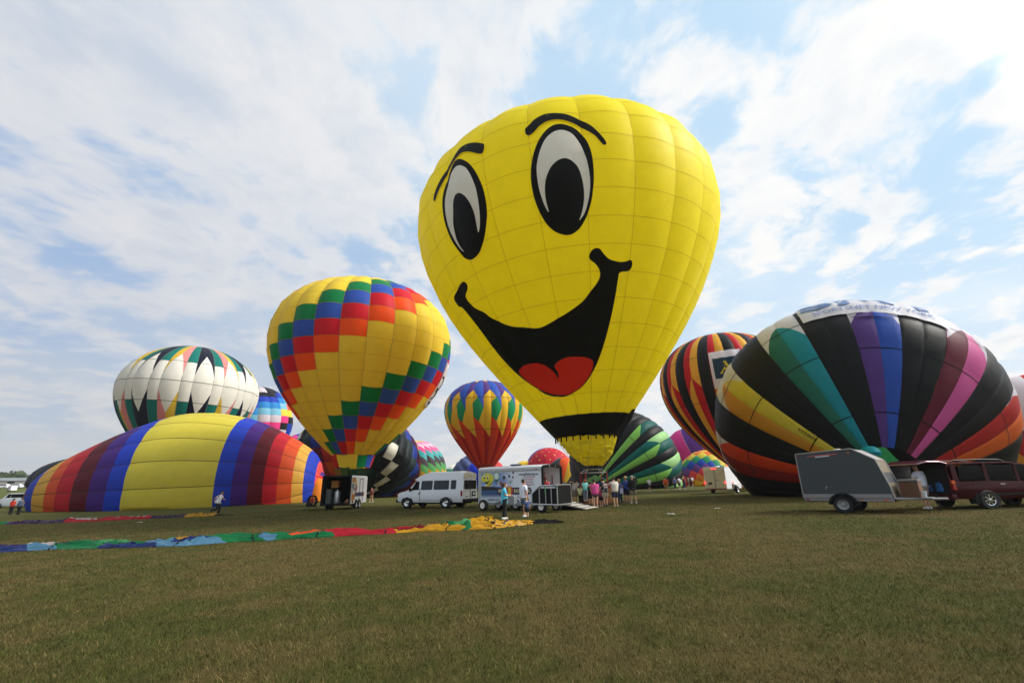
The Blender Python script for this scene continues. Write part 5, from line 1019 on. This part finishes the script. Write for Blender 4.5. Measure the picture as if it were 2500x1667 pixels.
def person(label, x, y, h, rz, top='#ffffff', legs='#22242a', short=True, skin=0, hair='dark', shoes='#d8d8d8', hat=None, arms=None, feet=None, lean=0., w=1., long_sleeve=False, tail=False, z=None, fine=False, group=None, bald=False, hem=None, number=None, leglen=None):
    """local +y is the way the person faces; lengths are shares of the height"""
    o = thing('person', label, 'person', (x, y, gz(x, y) if z is None else z), R(rz), group)
    def L(p): return (p[0]*h, (p[1]+lean*max(0, p[2]-.5))*h, (p[2]-abs(lean)*.18*max(0, p[2]-.5))*h)
    arms = arms or {}; feet = feet or {}
    pel, bel, che, nb = (0, 0, .52), (0, .0, .61), (0, -.005, .72), (0, -.005, .81)
    nk, h1, h2, h3 = (0, .005, .855), (0, .018, .888), (0, .012, .94), (0, .002, .982)
    P = [pel, bel, che, nb, nk, h1, h2, h3, (0, .072, .915)]; Rd = [(.085*w, .062*w), (.078*w, .058*w), (.088*w, .058*w), (.055, .045), (.030, .030), (.043, .050), (.050, .059), (.031, .036), (.012, .013)]
    E_ = [(0, 1), (1, 2), (2, 3), (3, 4), (4, 5), (5, 6), (6, 7), (6, 8)]
    j = {}
    for s_ in (-1, 1):
        sh = (s_*.105*max(1, w*.95), -.005, .795); el, wr = arms.get(s_, ((s_*.135*w, -.02, .63), (s_*.140*w, .03, .485)))
        d = Vector(wr)-Vector(el); d.normalize(); hd = tuple(Vector(wr)+d*.035); b = len(P)
        P += [sh, el, wr, hd]; Rd += [.040, .026, .018, (.020, .012)]; E_ += [(2, b), (b, b+1), (b+1, b+2), (b+2, b+3)]
        if fine:
            a = d.orthogonal().normalized(); c = d.cross(a)
            for k in range(4):
                t_ = Vector(hd)+d*.006+a*(k-1.5)*.011; q = len(P); l_ = (.028, .034, .032, .024)[k]
                P += [tuple(t_), tuple(t_+d*l_*.6+c*.003), tuple(t_+d*l_+c*.010)]; Rd += [.006, .0052, .0042]; E_ += [(b+3, q), (q, q+1), (q+1, q+2)]
        th = Vector(wr)+d*.016; q = len(P); a = d.orthogonal().normalized(); P += [tuple(th+a*.022+d*.014), tuple(th+a*.026+d*.034)]; Rd += [.007, .005]; E_ += [(b+2, q), (q, q+1)]
        hip = (s_*.048*w, 0, .49); kn, an = feet.get(s_, ((s_*.055, .012, .275), (s_*.055, -.008, .045))); tq = Vector((0, 1, 0)); 
        kd = Vector(an)-Vector(kn); fwd = Vector((0, 1, 0))-kd*(kd.y/max(1e-6, kd.length_squared)); fwd = fwd.normalized() if kd.z < -.1 else Vector((0, .5, -.8))
        toe = tuple(Vector(an)+fwd*.085+Vector((0, 0, -.022 if an[2] < .07 else -.01))); b2 = len(P)
        P += [hip, kn, an, toe]; Rd += [.060*w, .038, .022, .020]; E_ += [(0, b2), (b2, b2+1), (b2+1, b2+2), (b2+2, b2+3)]
        j[s_] = (sh, el, wr, hip, kn, an, toe, fwd)
    sc = lambda r: tuple(v*h for v in r) if isinstance(r, tuple) else r*h
    skin_obj('body', [L(p) for p in P], E_, [sc(r) for r in Rd], SK[skin], o, 0, 1)
    # shirt
    hz_ = hem if hem else .50
    P = [(0, 0, hz_-.07), (0, 0, hz_+.01), bel, che, (0, -.005, .80), (0, 0, .83)]; Rd = [(.100*w, .084*w), (.112*w, .096*w), (.110*w, .092*w), (.112*w, .080*w), (.070, .060), (.044, .042)]; E_ = [(0, 1), (1, 2), (2, 3), (3, 4), (4, 5)]
    for s_ in (-1, 1):
        sh, el, wr = j[s_][:3]; b = len(P)
        if long_sleeve: P += [sh, el, lerp(el, wr, .92)]; Rd += [.054, .040, .032]; E_ += [(3, b), (b, b+1), (b+1, b+2)]
        else: P += [sh, lerp(sh, el, .75)]; Rd += [.054, .046]; E_ += [(3, b), (b, b+1)]
    shirt = skin_obj('shirt', [L(p) for p in P], E_, [sc(r) for r in Rd], clothm(top), o, 2, 1)
    # trousers or shorts
    P = [(0, 0, .63), (0, 0, .52)]; Rd = [(.096*w, .080*w), (.108*w, .092*w)]; E_ = [(0, 1)]; ll = leglen if leglen else (.95 if short else None)
    for s_ in (-1, 1):
        hip, kn, an = j[s_][3:6]; b = len(P)
        if ll: P += [hip, lerp(hip, kn, ll)]; Rd += [.082*w, .068]; E_ += [(1, b), (b, b+1)]
        else: P += [hip, kn, lerp(kn, an, .93)]; Rd += [.078*w, .054, .042]; E_ += [(1, b), (b, b+1), (b+1, b+2)]
    skin_obj('shorts' if ll else 'trousers', [L(p) for p in P], E_, [sc(r) for r in Rd], clothm(legs), o, 1, 1)
    for s_ in (-1, 1):
        an, toe, fwd = j[s_][5:8]; a, t_ = Vector(L(an)), Vector(L(toe)); d = (t_-a); d.normalize()
        skin_obj('shoe', [a-d*.025*h+Vector((0, 0, -.012*h)), a+Vector((0, 0, -.010*h)), t_+Vector((0, 0, -.004*h))], [(0, 1), (1, 2)], [.027*h, .031*h, .022*h], clothm(shoes), o, 1, 1)
    hc = Vector(L((0, .006, .938)))
    if hat:
        kind, col = hat; hm = clothm(col); b = MB()
        if kind == 'straw':
            b.lathe([(.001, .072*h), (.045*h, .066*h), (.056*h, .02*h), (.058*h, .012*h), (.105*h, .004*h), (.11*h, 0), (.05*h, .004*h)], 18, tuple(hc+Vector((0, 0, .01*h))))
        else:
            b.lathe([(.001, .058*h), (.035*h, .05*h), (.054*h, .024*h), (.057*h, 0), (.05*h, -.002*h)], 16, tuple(hc+Vector((0, 0, .006*h)))); b.box((hc.x, hc.y+.075*h, hc.z+.008*h), (.085*h, .07*h, .008*h))
        b.build('hat', hm, o, smooth=True)
    elif not bald:
        b = MB(); b.lathe([(.001, .062*h), (.032*h, .055*h), (.052*h, .030*h), (.056*h, .004*h), (.054*h, -.022*h), (.036*h, -.036*h)], 16, (hc.x, hc.y-.010*h, hc.z)); b.build('hair', HAIR[hair], o, smooth=True)
    if fine:
        for s_ in (-1, 1): MB().lathe([(.0, .006*h), (.005*h, .003*h), (.006*h, 0), (.004*h, -.004*h), (0, -.005*h)], 8, (hc.x+s_*.019*h, hc.y+.051*h, hc.z+.002*h)).build('eye', HAIR['dark'], o, smooth=True)
        MB().box((hc.x, hc.y+.049*h, hc.z-.036*h), (.026*h, .010*h, .005*h)).build('mouth', redpad, o)
        for s_ in (-1, 1): MB().lathe([(0, .016*h), (.007*h, .010*h), (.009*h, 0), (.006*h, -.012*h), (0, -.016*h)], 8, (hc.x+s_*.051*h, hc.y-.004*h, hc.z-.006*h)).build('ear', SK[skin], o, smooth=True)
    if tail:
        b = MB(); ln = tail if isinstance(tail, float) else .09
        b.tube([hc+Vector((0, -.045*h, .02*h)), hc+Vector((0, -.066*h, -.02*h)), hc+Vector((0, -.060*h, -ln*h)), hc+Vector((0, -.05*h, -1.5*ln*h))], [.030*h, .034*h, .030*h, .012*h], 8); b.build('hair', HAIR[hair], o, smooth=True)
    if number: text('number', number, .20*h, clothm('#e8e8e8'), o, Matrix.Translation(L((0, -.088*w, .70))) @ Matrix.Rotation(R(90), 4, 'X'), 'CENTER', .9, .004, .004)
    return o
UP = lambda s: ((s*.15, .06, .66), (s*.07, .13, .74))
HOLD = lambda s: ((s*.13, .02, .63), (s*.06, .15, .66))
crowd = 'people gathered round the basket of the yellow balloon'
run = person('man in white shirt and dark cap sprinting across the grass', -23.27, 37.61, 1.86, -78, '#e6e4e8', '#15161c', False, 1, 'dark', '#2a2a2e', ('cap', '#1c2430'), {-1: ((-.12, .09, .66), (-.07, .20, .62)), 1: ((.13, -.14, .68), (.12, -.10, .55))}, {-1: ((-.05, .10, .27), (-.05, .02, .045)), 1: ((.05, .03, .26), (.05, -.19, .22))}, .22, 1.05)
MB().lathe([(.0, .05), (.09, .04), (.11, 0), (.09, -.04), (.0, -.05)], 12, (-.14, .10, .88)).build('neon_pouch', plain('neon_yellow', '#d0f03a', .6), run, smooth=True)
person('woman in red top with long dark hair at the far left edge', -54.01, 51.57, 1.66, 10, '#c8301f', '#16171c', False, 1, 'dark', '#222226', None, {-1: HOLD(-1), 1: HOLD(1)}, None, 0., 1.1, tail=.12)
person('man in slate blue shirt standing beside the woman in red at the far left', -52.68, 51.10, 1.72, 0, '#56657e', '#14151a', False, 3, 'dark', '#1c1c20', None, {-1: HOLD(-1), 1: HOLD(1)}, None, .03, 1.1)
person('man in maroon shirt and tan shorts looking at his hands beside the black trailer', -17.30, 57.74, 1.74, 65, '#5c1a22', '#9a7a52', True, 0, 'dark', '#e6e6e4', ('cap', '#241a1c'), {-1: HOLD(-1), 1: HOLD(1)}, {-1: ((-.05, .06, .28), (-.055, .08, .045)), 1: ((.05, -.02, .28), (.055, -.10, .045))}, 0., 1.12)
wm = person('woman in turquoise sleeveless top and black capri trousers using her phone', -0.52, 22.78, 1.66, -82, '#4fc3e0', '#0f1012', False, 0, 'brown', '#e2dfdc', None, {-1: ((-.13, .03, .66), (-.06, .17, .66)), 1: ((.12, .01, .65), (.04, .16, .64))}, {-1: ((-.04, .02, .275), (-.05, .03, .045)), 1: ((.05, .0, .275), (.05, -.05, .045))}, .02, 1.08, fine=True, hem=.46, leglen=None, tail=.05)
MB().box((-.02, .36, 1.13), (.075, .012, .14), Matrix.Rotation(.2, 4, 'X')).build('phone', blackp, wm)
MB().tube([(-.09, .06, 1.63), (0, .10, 1.645), (.09, .06, 1.63)], .012, 6).build('sunglasses', redpad, wm)
person('man in white polo shirt and grey blue shorts standing with a small child', 0.42, 23.91, 1.80, -58, '#dfdde6', '#4a5566', True, 1, 'dark', '#dcdcdc', None, {-1: ((-.14, .0, .63), (-.15, .05, .49)), 1: ((.15, -.01, .63), (.13, .06, .49))}, {-1: ((-.06, .05, .275), (-.065, .05, .045)), 1: ((.06, -.02, .275), (.07, -.05, .045))}, 0., 1.15, fine=True)
person('small fair haired child in blue shirt and black shorts before the man in white', 0.54, 23.03, .92, 20, '#33456f', '#101114', True, 2, 'blond', '#3a3a3e', None, None, None, .06, 1.25, fine=True)
person('woman in coral top standing inside the rear of the long white trailer', 1.95, 29.9, 1.50, -30, '#d8505a', '#22242a', False, 1, 'brown', '#333333', None, None, None, 0., 1.05, z=gz(2, 30)+.40, tail=.10)
person('man in grey shirt and khaki shorts leaning over the basket from the left', 4.22, 34.24, 1.80, -38, '#a39c94', '#8a7c66', True, 0, 'dark', '#c8c8c8', None, {-1: ((-.10, .12, .66), (-.05, .22, .62)), 1: ((.12, .12, .64), (.06, .2, .60))}, None, .55, 1.15, group=crowd)
person('girl in pale yellow top with a long dark ponytail at the basket', 4.54, 33.36, 1.36, -20, '#d6d4a0', '#121316', False, 1, 'dark', '#222222', None, {-1: UP(-1), 1: HOLD(1)}, None, 0., 1.1, tail=.13, group=crowd)
person('girl in turquoise and white top climbing on the basket side', 4.61, 31.56, 1.38, -5, '#7fcfc6', '#6a7280', False, 0, 'ginger', '#aaaaaa', None, {-1: HOLD(-1), 1: HOLD(1)}, None, .1, 1.0, z=gz(5, 32)+.34, tail=.10, group=crowd)
person('child in dark clothes hidden between the turquoise girl and woman in pink', 5.06, 32.35, 1.52, 0, '#1b1c20', '#1d1f26', True, 0, 'dark', '#2a2a2a', None, {-1: HOLD(-1), 1: HOLD(1)}, None, .05, 1.0, group=crowd)
person('woman in bright pink shirt and short denim shorts facing the basket', 4.87, 29.32, 1.68, 0, '#d04a8c', '#2c3448', True, 0, 'dark', '#c8b8a8', None, {-1: ((-.14, .03, .63), (-.11, .10, .52)), 1: ((.15, .02, .63), (.12, .09, .52))}, None, 0., 1.2, group=crowd, leglen=.66)
person('person in blue shirt looking up at the burner behind the woman in pink', 6.0, 32.9, 1.78, 150, '#3f5f8e', '#22242a', False, 0, 'blond', '#2a2a2a', None, None, None, -.06, 1.1, group=crowd)
person('child in pink top and black shorts between the woman in pink and the numbered jersey', 5.50, 30.89, 1.22, 5, '#c04478', '#17181c', True, 0, 'dark', '#d0a090', None, {-1: HOLD(-1), 1: HOLD(1)}, None, .1, 1.0, group=crowd)
person('man in navy jersey with a white number leaning on the basket', 5.75, 30.70, 1.78, 28, '#171c2c', '#a79d88', True, 0, 'dark', '#3a3a3e', None, {-1: HOLD(-1), 1: ((.15, .05, .62), (.12, .12, .52))}, None, .22, 1.15, group=crowd, number='52')
person('man in cream shirt and navy shorts reaching his arm to the basket', 6.29, 30.30, 1.80, 22, '#c9c0b0', '#1b2440', True, 0, 'dark', '#b09078', None, {-1: ((-.20, .10, .72), (-.34, .17, .70)), 1: ((.15, .0, .62), (.13, .06, .49))}, None, .02, 1.2, group=crowd)
person('woman with long fair hair in blue top behind the man in cream', 7.58, 34.82, 1.66, 15, '#2c4a7c', '#20304a', False, 0, 'blond', '#303030', None, None, None, 0., 1.0, group=crowd, tail=.10)
bm_ = person('man in royal blue shirt and straw hat standing with his back turned', 7.86, 33.87, 1.80, 5, '#1f3f8e', '#151724', True, 1, 'dark', '#6a5a4a', ('straw', '#c8ac78'), {-1: UP(-1), 1: UP(1)}, None, 0., 1.1, group=crowd)
MB().box((-.36, .0, .82), (.22, .12, .36)).build('carrier_bag', plain('bag_print', '#b8bcd8', .6, var=.6, scale=14), bm_, bevel=.02)
MB().tube([(-.12, -.16, 1.43), (.02, -.19, 1.2), (.17, -.17, .98)], .02, 5).build('bag_strap', blackp, bm_)
hm_ = person('man in black hooded top and pale cap shading his eyes', 8.10, 32.99, 1.84, -12, '#121315', '#82745e', True, 0, 'dark', '#c8c6c4', ('cap', '#b5aea2'), {-1: ((-.15, .05, .64), (-.12, .14, .55)), 1: ((.20, .05, .78), (.09, .07, .93))}, {-1: ((-.07, .0, .275), (-.09, .0, .045)), 1: ((.07, 0, .275), (.09, -.02, .045))}, 0., 1.2, True, group=crowd)
MB().lathe([(.17, 0), (.19, .03), (.17, .06)], 14, (0, 0, .90)).build('shirt_hem', clothm('#d8d8da'), hm_)
person('woman in white top and black shorts standing alone before the green balloon', 17.37, 61.81, 1.68, 10, '#dcd8e4', '#101114', True, 0, 'grey', '#d8d0c8', None, {-1: UP(-1), 1: ((.14, .04, .64), (.09, .13, .62))}, None, 0., 1.05)
person('man in orange shirt and khaki shorts facing the camera before the green balloon', 18.13, 57.41, 1.76, 170, '#d0562a', '#a08a68', True, 0, 'brown', '#6a5a50', None, None, {-1: ((-.055, .03, .275), (-.06, .05, .045)), 1: ((.055, -.02, .275), (.06, -.06, .045))}, 0., 1.2)
far = 'onlookers far off between the balloons'
fl_ = [('man in blue shirt, leftmost of the far group by the green balloon', 23.12, 69.14, '#4f6fae', '#22242a', 0), ('woman in white shirt and black shorts in the far group by the green balloon', 23.88, 69.45, '#dcdce2', '#15161a', 1), ('person in dark red jacket in the far group by the green balloon', 24.67, 69.68, '#7a2228', '#39456a', 0),
    ('person in pale pink shirt left of the far rainbow balloon', 30.48, 83.93, '#c8a0a8', '#2a3a5a', 1), ('person in dark green shirt left of the far rainbow balloon', 31.33, 85.07, '#2a4a3c', '#15161a', 0), ('man in white shirt and red shorts left of the far rainbow balloon', 31.44, 84.57, '#e2e2e6', '#a03028', 1), ('person in mint shirt right of the man in white and red', 32.34, 85.62, '#7fb8a0', '#22305a', 1), ('man all in white walking beside the small white trailer', 33.42, 85.92, '#e8e8ea', '#d8d8d8', 0)]
for i, (lb, x, y, a, b, c) in enumerate(fl_): person(lb, x, y, 1.7+.04*(i % 3), (170, 20, 0, 90)[i % 4], a, b, bool(c), i % 3, ('dark', 'brown', 'blond')[i % 3], group=far)
for i, (lb, x, y, a, b, rz) in enumerate((('man in pale shirt and shorts standing behind the red panel', 6.98, 74.10, '#c2bdb4', '#9a8a70', 0), ('person in light blue shirt between the pale shirted man and the photographer', 8.51, 82.13, '#5a86b8', '#3a4050', 20), ('photographer in black raising a camera left of the basket', 7.89, 69.35, '#141518', '#17181c', -40), ('person with brown hair in dark top behind the leaning man', 7.04, 58.51, '#2a2420', '#22242a', -60))):
    pz = person(lb, x, y, 1.72, rz, a, b, i < 2, 0, 'brown' if i else 'grey', arms={-1: UP(-1), 1: ((.15, .08, .76), (.06, .14, .86))} if i == 2 else None, group=far, w=1.1)
    if i == 2: MB().box((.0, .24, 1.50), (.14, .12, .10)).build('camera', blackp, pz, bevel=.01)
person('bald man in white shirt and khaki shorts under the open tailgate of the red car', 16.95, 20.0, 1.80, 18, '#d8dae6', '#9a8e80', True, 0, 'grey', '#e6e6e6', None, {-1: ((-.17, .06, .64), (-.20, .13, .52)), 1: ((.14, .05, .63), (.10, .12, .55))}, None, .05, 1.18, bald=True)
o = MB().prism(rrect(-.45, 0, .45, 2.1, .2), -.12, .12).build('red_panel', plain('flag_red', '#b02222', .6), None, bevel=.04); o.location = (*(6.35, 72.08), gz(3, 60)); tag(o, 'tall red panel standing just right of the long white trailer', 'sign')

# ================================================================== deflated envelopes lying on the grass
def interp_path(P, n):
    P = np.array(P, float); d = np.concatenate([[0], np.cumsum(np.hypot(*np.diff(P, axis=0).T[:2]))]); t = np.linspace(0, d[-1], n)
    return np.stack([np.interp(t, d, P[:, k]) for k in range(P.shape[1])], 1)
def cloth_strip(o, nodes, n, nw, colour, seed, cols, base):
    """nodes: x, y of the near edge, width in depth, height of the heap"""
    Q = interp_path(nodes, n); rs = seed*17.3
    V = np.empty((n, nw+1, 3))
    for i in range(n):
        t_ = Q[min(i+1, n-1), :2]-Q[max(i-1, 0), :2]; t_ = t_/np.linalg.norm(t_); nrm = np.array([-t_[1], t_[0]]); s_ = i*base
        x0, y0, wd, ht = Q[i]
        for k in range(nw+1):
            w_ = k/nw; f1 = mnoise.noise((s_*.45, w_*3.2, rs)); f2 = mnoise.noise((s_*1.1+w_*2.3, w_*9., rs+5)); f3 = mnoise.noise((s_*3.2-w_*4., w_*15., rs+9)); f4 = mnoise.noise((s_*.8, 0, rs+2))
            prof = math.sin(math.pi*min(1, max(0, w_)))**.55 if 0 < w_ < 1 else 0
            f5 = 1-abs(mnoise.noise((s_*.55+w_*1.2, w_*13.+f1*1.6, rs+13)))*2.2; f6 = 1-abs(mnoise.noise((s_*2.1-w_*2.5, w_*7.+f2, rs+17)))*2.4
            hh = ht*prof*(.58+.50*f1+.30*f2+.16*f3+.34*f4+.55*f5+.42*f6-.28); wob = .22*mnoise.noise((s_*.7, 3.1, rs+k*.02))
            p = np.array([x0, y0])+nrm*(wd*w_*(1+.35*f4)+wob)+t_*(.20*f2)
            V[i, k] = (p[0], p[1], gz(p[0], p[1])+.012+max(0, hh))
    faces = {}
    for i in range(n-1):
        for k in range(nw):
            c = colour(i/(n-1), (k+.5)/nw+.08*mnoise.noise((i*base*.9, k*.06, rs+30)), i, k); faces.setdefault(c, []).append((i, k))
    for c, fs in faces.items():                                # each sewn cloth of the heap is a part
        groups = []; fs.sort()
        cur = []
        for f in fs:
            if cur and f[0] > cur[-1][0]+2: groups.append(cur); cur = []
            cur.append(f)
        groups.append(cur)
        for gp in groups:
            idx = {}; VV = []; FF = []
            for i, k in gp:
                q = []
                for a, b in ((i, k), (i+1, k), (i+1, k+1), (i, k+1)):
                    if (a, b) not in idx: idx[(a, b)] = len(VV); VV.append(V[a, b])
                    q.append(idx[(a, b)])
                FF.append(tuple(q[::-1]))
            nm = 'tie_band' if c == 'band' else 'cloth_panel'
            mesh_obj(nm, VV, FF, cols[c], None, o, True)
CC = {k: nylon('c_'+k, h, .08, .36) for k, h in dict(green='#135a33', dkgreen='#0d4026', lgreen='#3d7a4a', sky='#436880', blue='#1b2853', purple='#2c1a38', white='#948a88', yellow='#a5781a', orange='#b34322', red='#8e1824', dred='#5a0f1a', band='#121314', black='#161617').items()}
Sn = thing('deflated_balloon', 'long multicoloured deflated balloon cloth stretched across the grass in front', 'balloon cloth')
def col1(t, w_, i, k):
    if t > .944: return 'black'
    if i % 40 == 9 and t < .80: return 'band'
    if t > .80:
        q = mnoise.noise((i*.35, k*.55, 4.)); return 'band' if q > .12 and 0.83 < t < .93 else ('dred' if w_ > .85 and t < .86 else 'yellow')
    seg = [(0, 'blue', 'purple', 'white'), (.085, 'sky', 'white', 'purple'), (.13, 'green', 'green', 'purple'), (.20, 'blue', 'green', 'lgreen'), (.285, 'sky', 'sky', 'lgreen'), (.33, 'sky', 'blue', 'yellow'), (.39, 'green', 'green', 'yellow'), (.445, 'sky', 'green', 'lgreen'), (.47, 'green', 'green', 'yellow'), (.50, 'green', 'orange', 'orange'), (.555, 'red', 'red', 'orange'), (.605, 'red', 'red', 'red'), (.665, 'yellow', 'dred', 'red'), (.745, 'yellow', 'green', 'green'), (.772, 'green', 'lgreen', 'yellow'), (2, '', '', '')]
    w_ = w_+.26*mnoise.noise((i*.035, 2.2, 5.5))+.12*mnoise.noise((i*.12, k*.05, 1.5)); tt = t+.05*(w_-.4)+.010*mnoise.noise((i*.06, k*.10, 8.))
    s_ = [q for q in seg if q[0] <= max(tt, 0)][-1]
    return s_[1] if w_ < .30 else (s_[2] if w_ < .66 else s_[3])
N1 = [(-18.47, 16.14, 0.94, 0.17), (-16.97, 16.24, 0.94, 0.17), (-15.59, 16.46, 1.02, 0.20), (-14.48, 16.57, 1.02, 0.19), (-12.61, 16.28, 0.94, 0.18), (-10.90, 16.12, 1.02, 0.19), (-9.58, 16.81, 0.79, 0.19), (-8.03, 17.22, 0.72, 0.20), (-6.45, 17.54, 0.68, 0.19), (-4.78, 17.79, 0.65, 0.18), (-3.03, 18.19, 0.85, 0.21), (-2.28, 18.22, 0.94, 0.29), (-0.82, 18.30, 1.02, 0.33), (-0.07, 19.01, 0.77, 0.20), (0.67, 19.81, 0.51, 0.09), (1.25, 19.75, 0.42, 0.14), (1.86, 19.69, 0.17, 0.04)]
cloth_strip(Sn, N1, 380, 38, col1, 1, CC, .065)
Sf = thing('deflated_balloon', 'narrow purple, red and white deflated balloon cloth lying beyond the front one', 'balloon cloth')
def col2(t, w_, i, k):
    if t > .91: return 'black'
    if t > .785: return 'band' if mnoise.noise((i*.4, k*.6, 2.)) > .34 or t < .79 else 'yellow'
    if i % 34 == 20: return 'band'
    tt = t+.03*(w_-.5)
    if tt < .10: return 'green' if w_ < .45 else ('white' if tt > .05 else 'yellow')
    if tt < .34: return 'purple'
    if tt < .65: return 'red' if w_ < .5+.1*math.sin(i*.1) else 'white'
    return 'purple'
N2 = [(-38.00, 34.18, 0.94, 0.18), (-36.34, 34.23, 0.94, 0.18), (-33.85, 34.31, 1.02, 0.20), (-31.58, 34.29, 0.94, 0.20), (-29.60, 35.11, 0.85, 0.18), (-27.32, 35.87, 0.85, 0.20), (-25.20, 36.55, 0.77, 0.20), (-24.25, 36.75, 0.94, 0.30), (-23.41, 37.22, 0.72, 0.17), (-22.70, 37.10, 0.36, 0.06), (-21.68, 37.28, 0.22, 0.04)]
cloth_strip(Sf, N2, 260, 24, col2, 2, CC, .14)
paper = plain('litter_paper', '#c9c5bf', .8)
for i, (lb, (x, y)) in enumerate((('scrap of white paper on the grass below the far deflated cloth', (-24.02, 31.05)), ('white paper scrap on the grass left of the grey trailer', (10.30, 24.75)), ('small dark clod on the grass right of the crowd', (7.76, 25.26)), ('pale scrap on the grass at the lower right of the crowd', (7.01, 22.11)))):
    V = [(a*.18+.05*math.sin(a*3+b), b*.10+.03*math.cos(a*2), .02+.035*abs(math.sin(2*a+b*1.7+i))) for a in (-1, 0, 1) for b in (-1, 0, 1)]
    o = mesh_obj('clod' if i == 2 else 'paper_scrap', V, [(q, q+1, q+4, q+3) for q in (0, 1, 3, 4)], grime if i == 2 else paper, None, None, True); o.location = (x, y, gz(x, y)); tag(o, lb, 'litter')
# ================================================================== far field: sheds, treeline
shed = plain('shed_roof', '#6f7678', .6, var=.4, scale=.3); shw = plain('shed_wall', '#7c7a72', .7, var=.3, scale=.4)
for i, (px, l_, d_, hh, lb) in enumerate((((-304.87, 273.85), 46, 16, 3.4, 'long grey roofed shed at the left end below the far trees'), ((-284.57, 266.42), 30, 14, 3.3, 'grey shed with a pale gable in the middle below the far trees'), ((-266.95, 257.48), 26, 12, 2.8, 'low pale shed at the right end below the far trees'))):
    x, y = px; s_ = thing('shed', lb, 'shed', (x, y, gz(x, y)-.2), R(38+6*i), 'sheds below the far trees')
    MB().box((0, 0, hh*.28), (l_, d_, hh*.56)).build('wall', shw, s_)
    MB().prism([(-d_/2-.6, hh*.55), (0, hh), (d_/2+.6, hh*.55), (d_/2, hh*.5), (-d_/2, hh*.5)], -l_/2-.5, l_/2+.5, 'YZ').build('roof', shed, s_)
    for k in range(5): MB().box((-l_/2+(k+.5)*l_/5, -d_/2-.03, hh*.26), (2.6, .08, hh*.34)).build('door', glass if k % 2 else shw, s_)
leafm, t, p, out = bsdf_mat('far_leaves'); gp_ = t.node('ShaderNodeNewGeometry'); nz = t.noise(gp_.outputs['Position'], .25, 4, .6)
t.l.new(t.mix(t.step(nz, .35, .65), (.028, .045, .018), (.070, .092, .034)), p.inputs['Base Color']); setp(p, Roughness=.8); p.inputs['Specular IOR Level'].default_value = .1
def leaves(V, F, c, rad, n, sz):
    for _ in range(n):
        d = Vector((random.gauss(0, 1), random.gauss(0, 1), random.gauss(0, 1))).normalized()*(random.random()**.4); q = Vector(c)+Vector((d.x*rad[0], d.y*rad[1], d.z*rad[2]))
        a = Vector((random.gauss(0, 1), random.gauss(0, 1), random.gauss(0, 1))).normalized(); b = a.orthogonal().normalized(); s_ = sz*(.6+.8*random.random()); k = len(V)
        V += [tuple(q+a*s_), tuple(q+b*s_), tuple(q-a*s_), tuple(q-b*s_)]; F.append((k, k+1, k+2, k+3))
V, F = [], []
for i in range(150):                                           # the wood on the skyline, all along the far edge of the field
    az = R(-78+i*.42+random.uniform(-.2, .2)); r = 455+random.uniform(-15, 40); x, y = r*math.sin(az), r*math.cos(az); hh = random.uniform(5.2, 7.6)+(1.6 if i % 9 == 3 else 0); z0 = gz(x, y)-1
    leaves(V, F, (x, y, z0+hh*.52), (6.5, 5., hh*.52), 110, .95)
mesh_obj('treeline', V, F, leafm).__setitem__('kind', 'stuff')
bpy.data.objects['treeline']['label'] = 'dark wood along the skyline at the far left'
V, F = [], []
for i in range(90):
    az = R(-14+i*1.0); r = 620+random.uniform(-20, 60); x, y = r*math.sin(az), r*math.cos(az); hh = random.uniform(9, 14); leaves(V, F, (x, y, gz(x, y)+hh*.5-1), (9, 6, hh*.5), 60, 1.8)
o = mesh_obj('far_wood', V, F, leafm); tag(o, 'far wood closing the field behind the balloons', 'wood', kind='stuff')
bark = plain('bark', '#3a2e24', .9)
for nm, px, hh, lb in (('lone_tree', (-317.32, 302.04), 10.8, 'single tree rising above the far wood at the left'), ('lone_tree', (-339.54, 314.07), 11., 'broad dark tree at the left end of the far wood')):
    x, y = px; x *= 1.28; y *= 1.28; tr_ = thing('tree', lb, 'tree', (x, y, gz(x, y)-1)); MB().cyl((0, 0, 0), (0, 0, hh*.6), .5, .25, 8).build('trunk', bark, tr_)
    V, F = [], []; w_ = 2.2 if 'single' in lb else 8.
    for k in range(7): leaves(V, F, (random.uniform(-w_*.5, w_*.5), random.uniform(-2, 2), hh*random.uniform(.5, .86)), (w_*.55, 2.6, hh*.14), 90, .8)
    mesh_obj('crown', V, F, leafm, None, tr_)

# ================================================================== thin summer haze over the field
hb = MB().box((0, 330, 28), (1700, 820, 62)).build('haze', [])
hm = bpy.data.materials.new('haze'); hm.use_nodes = True; hn = NT(hm.node_tree); hn.n.clear(); ho = hn.node('ShaderNodeOutputMaterial'); hv = hn.node('ShaderNodeVolumePrincipled')
hv.inputs['Color'].default_value = (.93, .95, .97, 1); hv.inputs['Density'].default_value = .00022; hv.inputs['Anisotropy'].default_value = .3; hn.l.new(hv.outputs[0], ho.inputs['Volume'])
hb.data.materials.clear(); hb.data.materials.append(hm); tag(hb, 'thin summer haze over the field', kind='stuff')
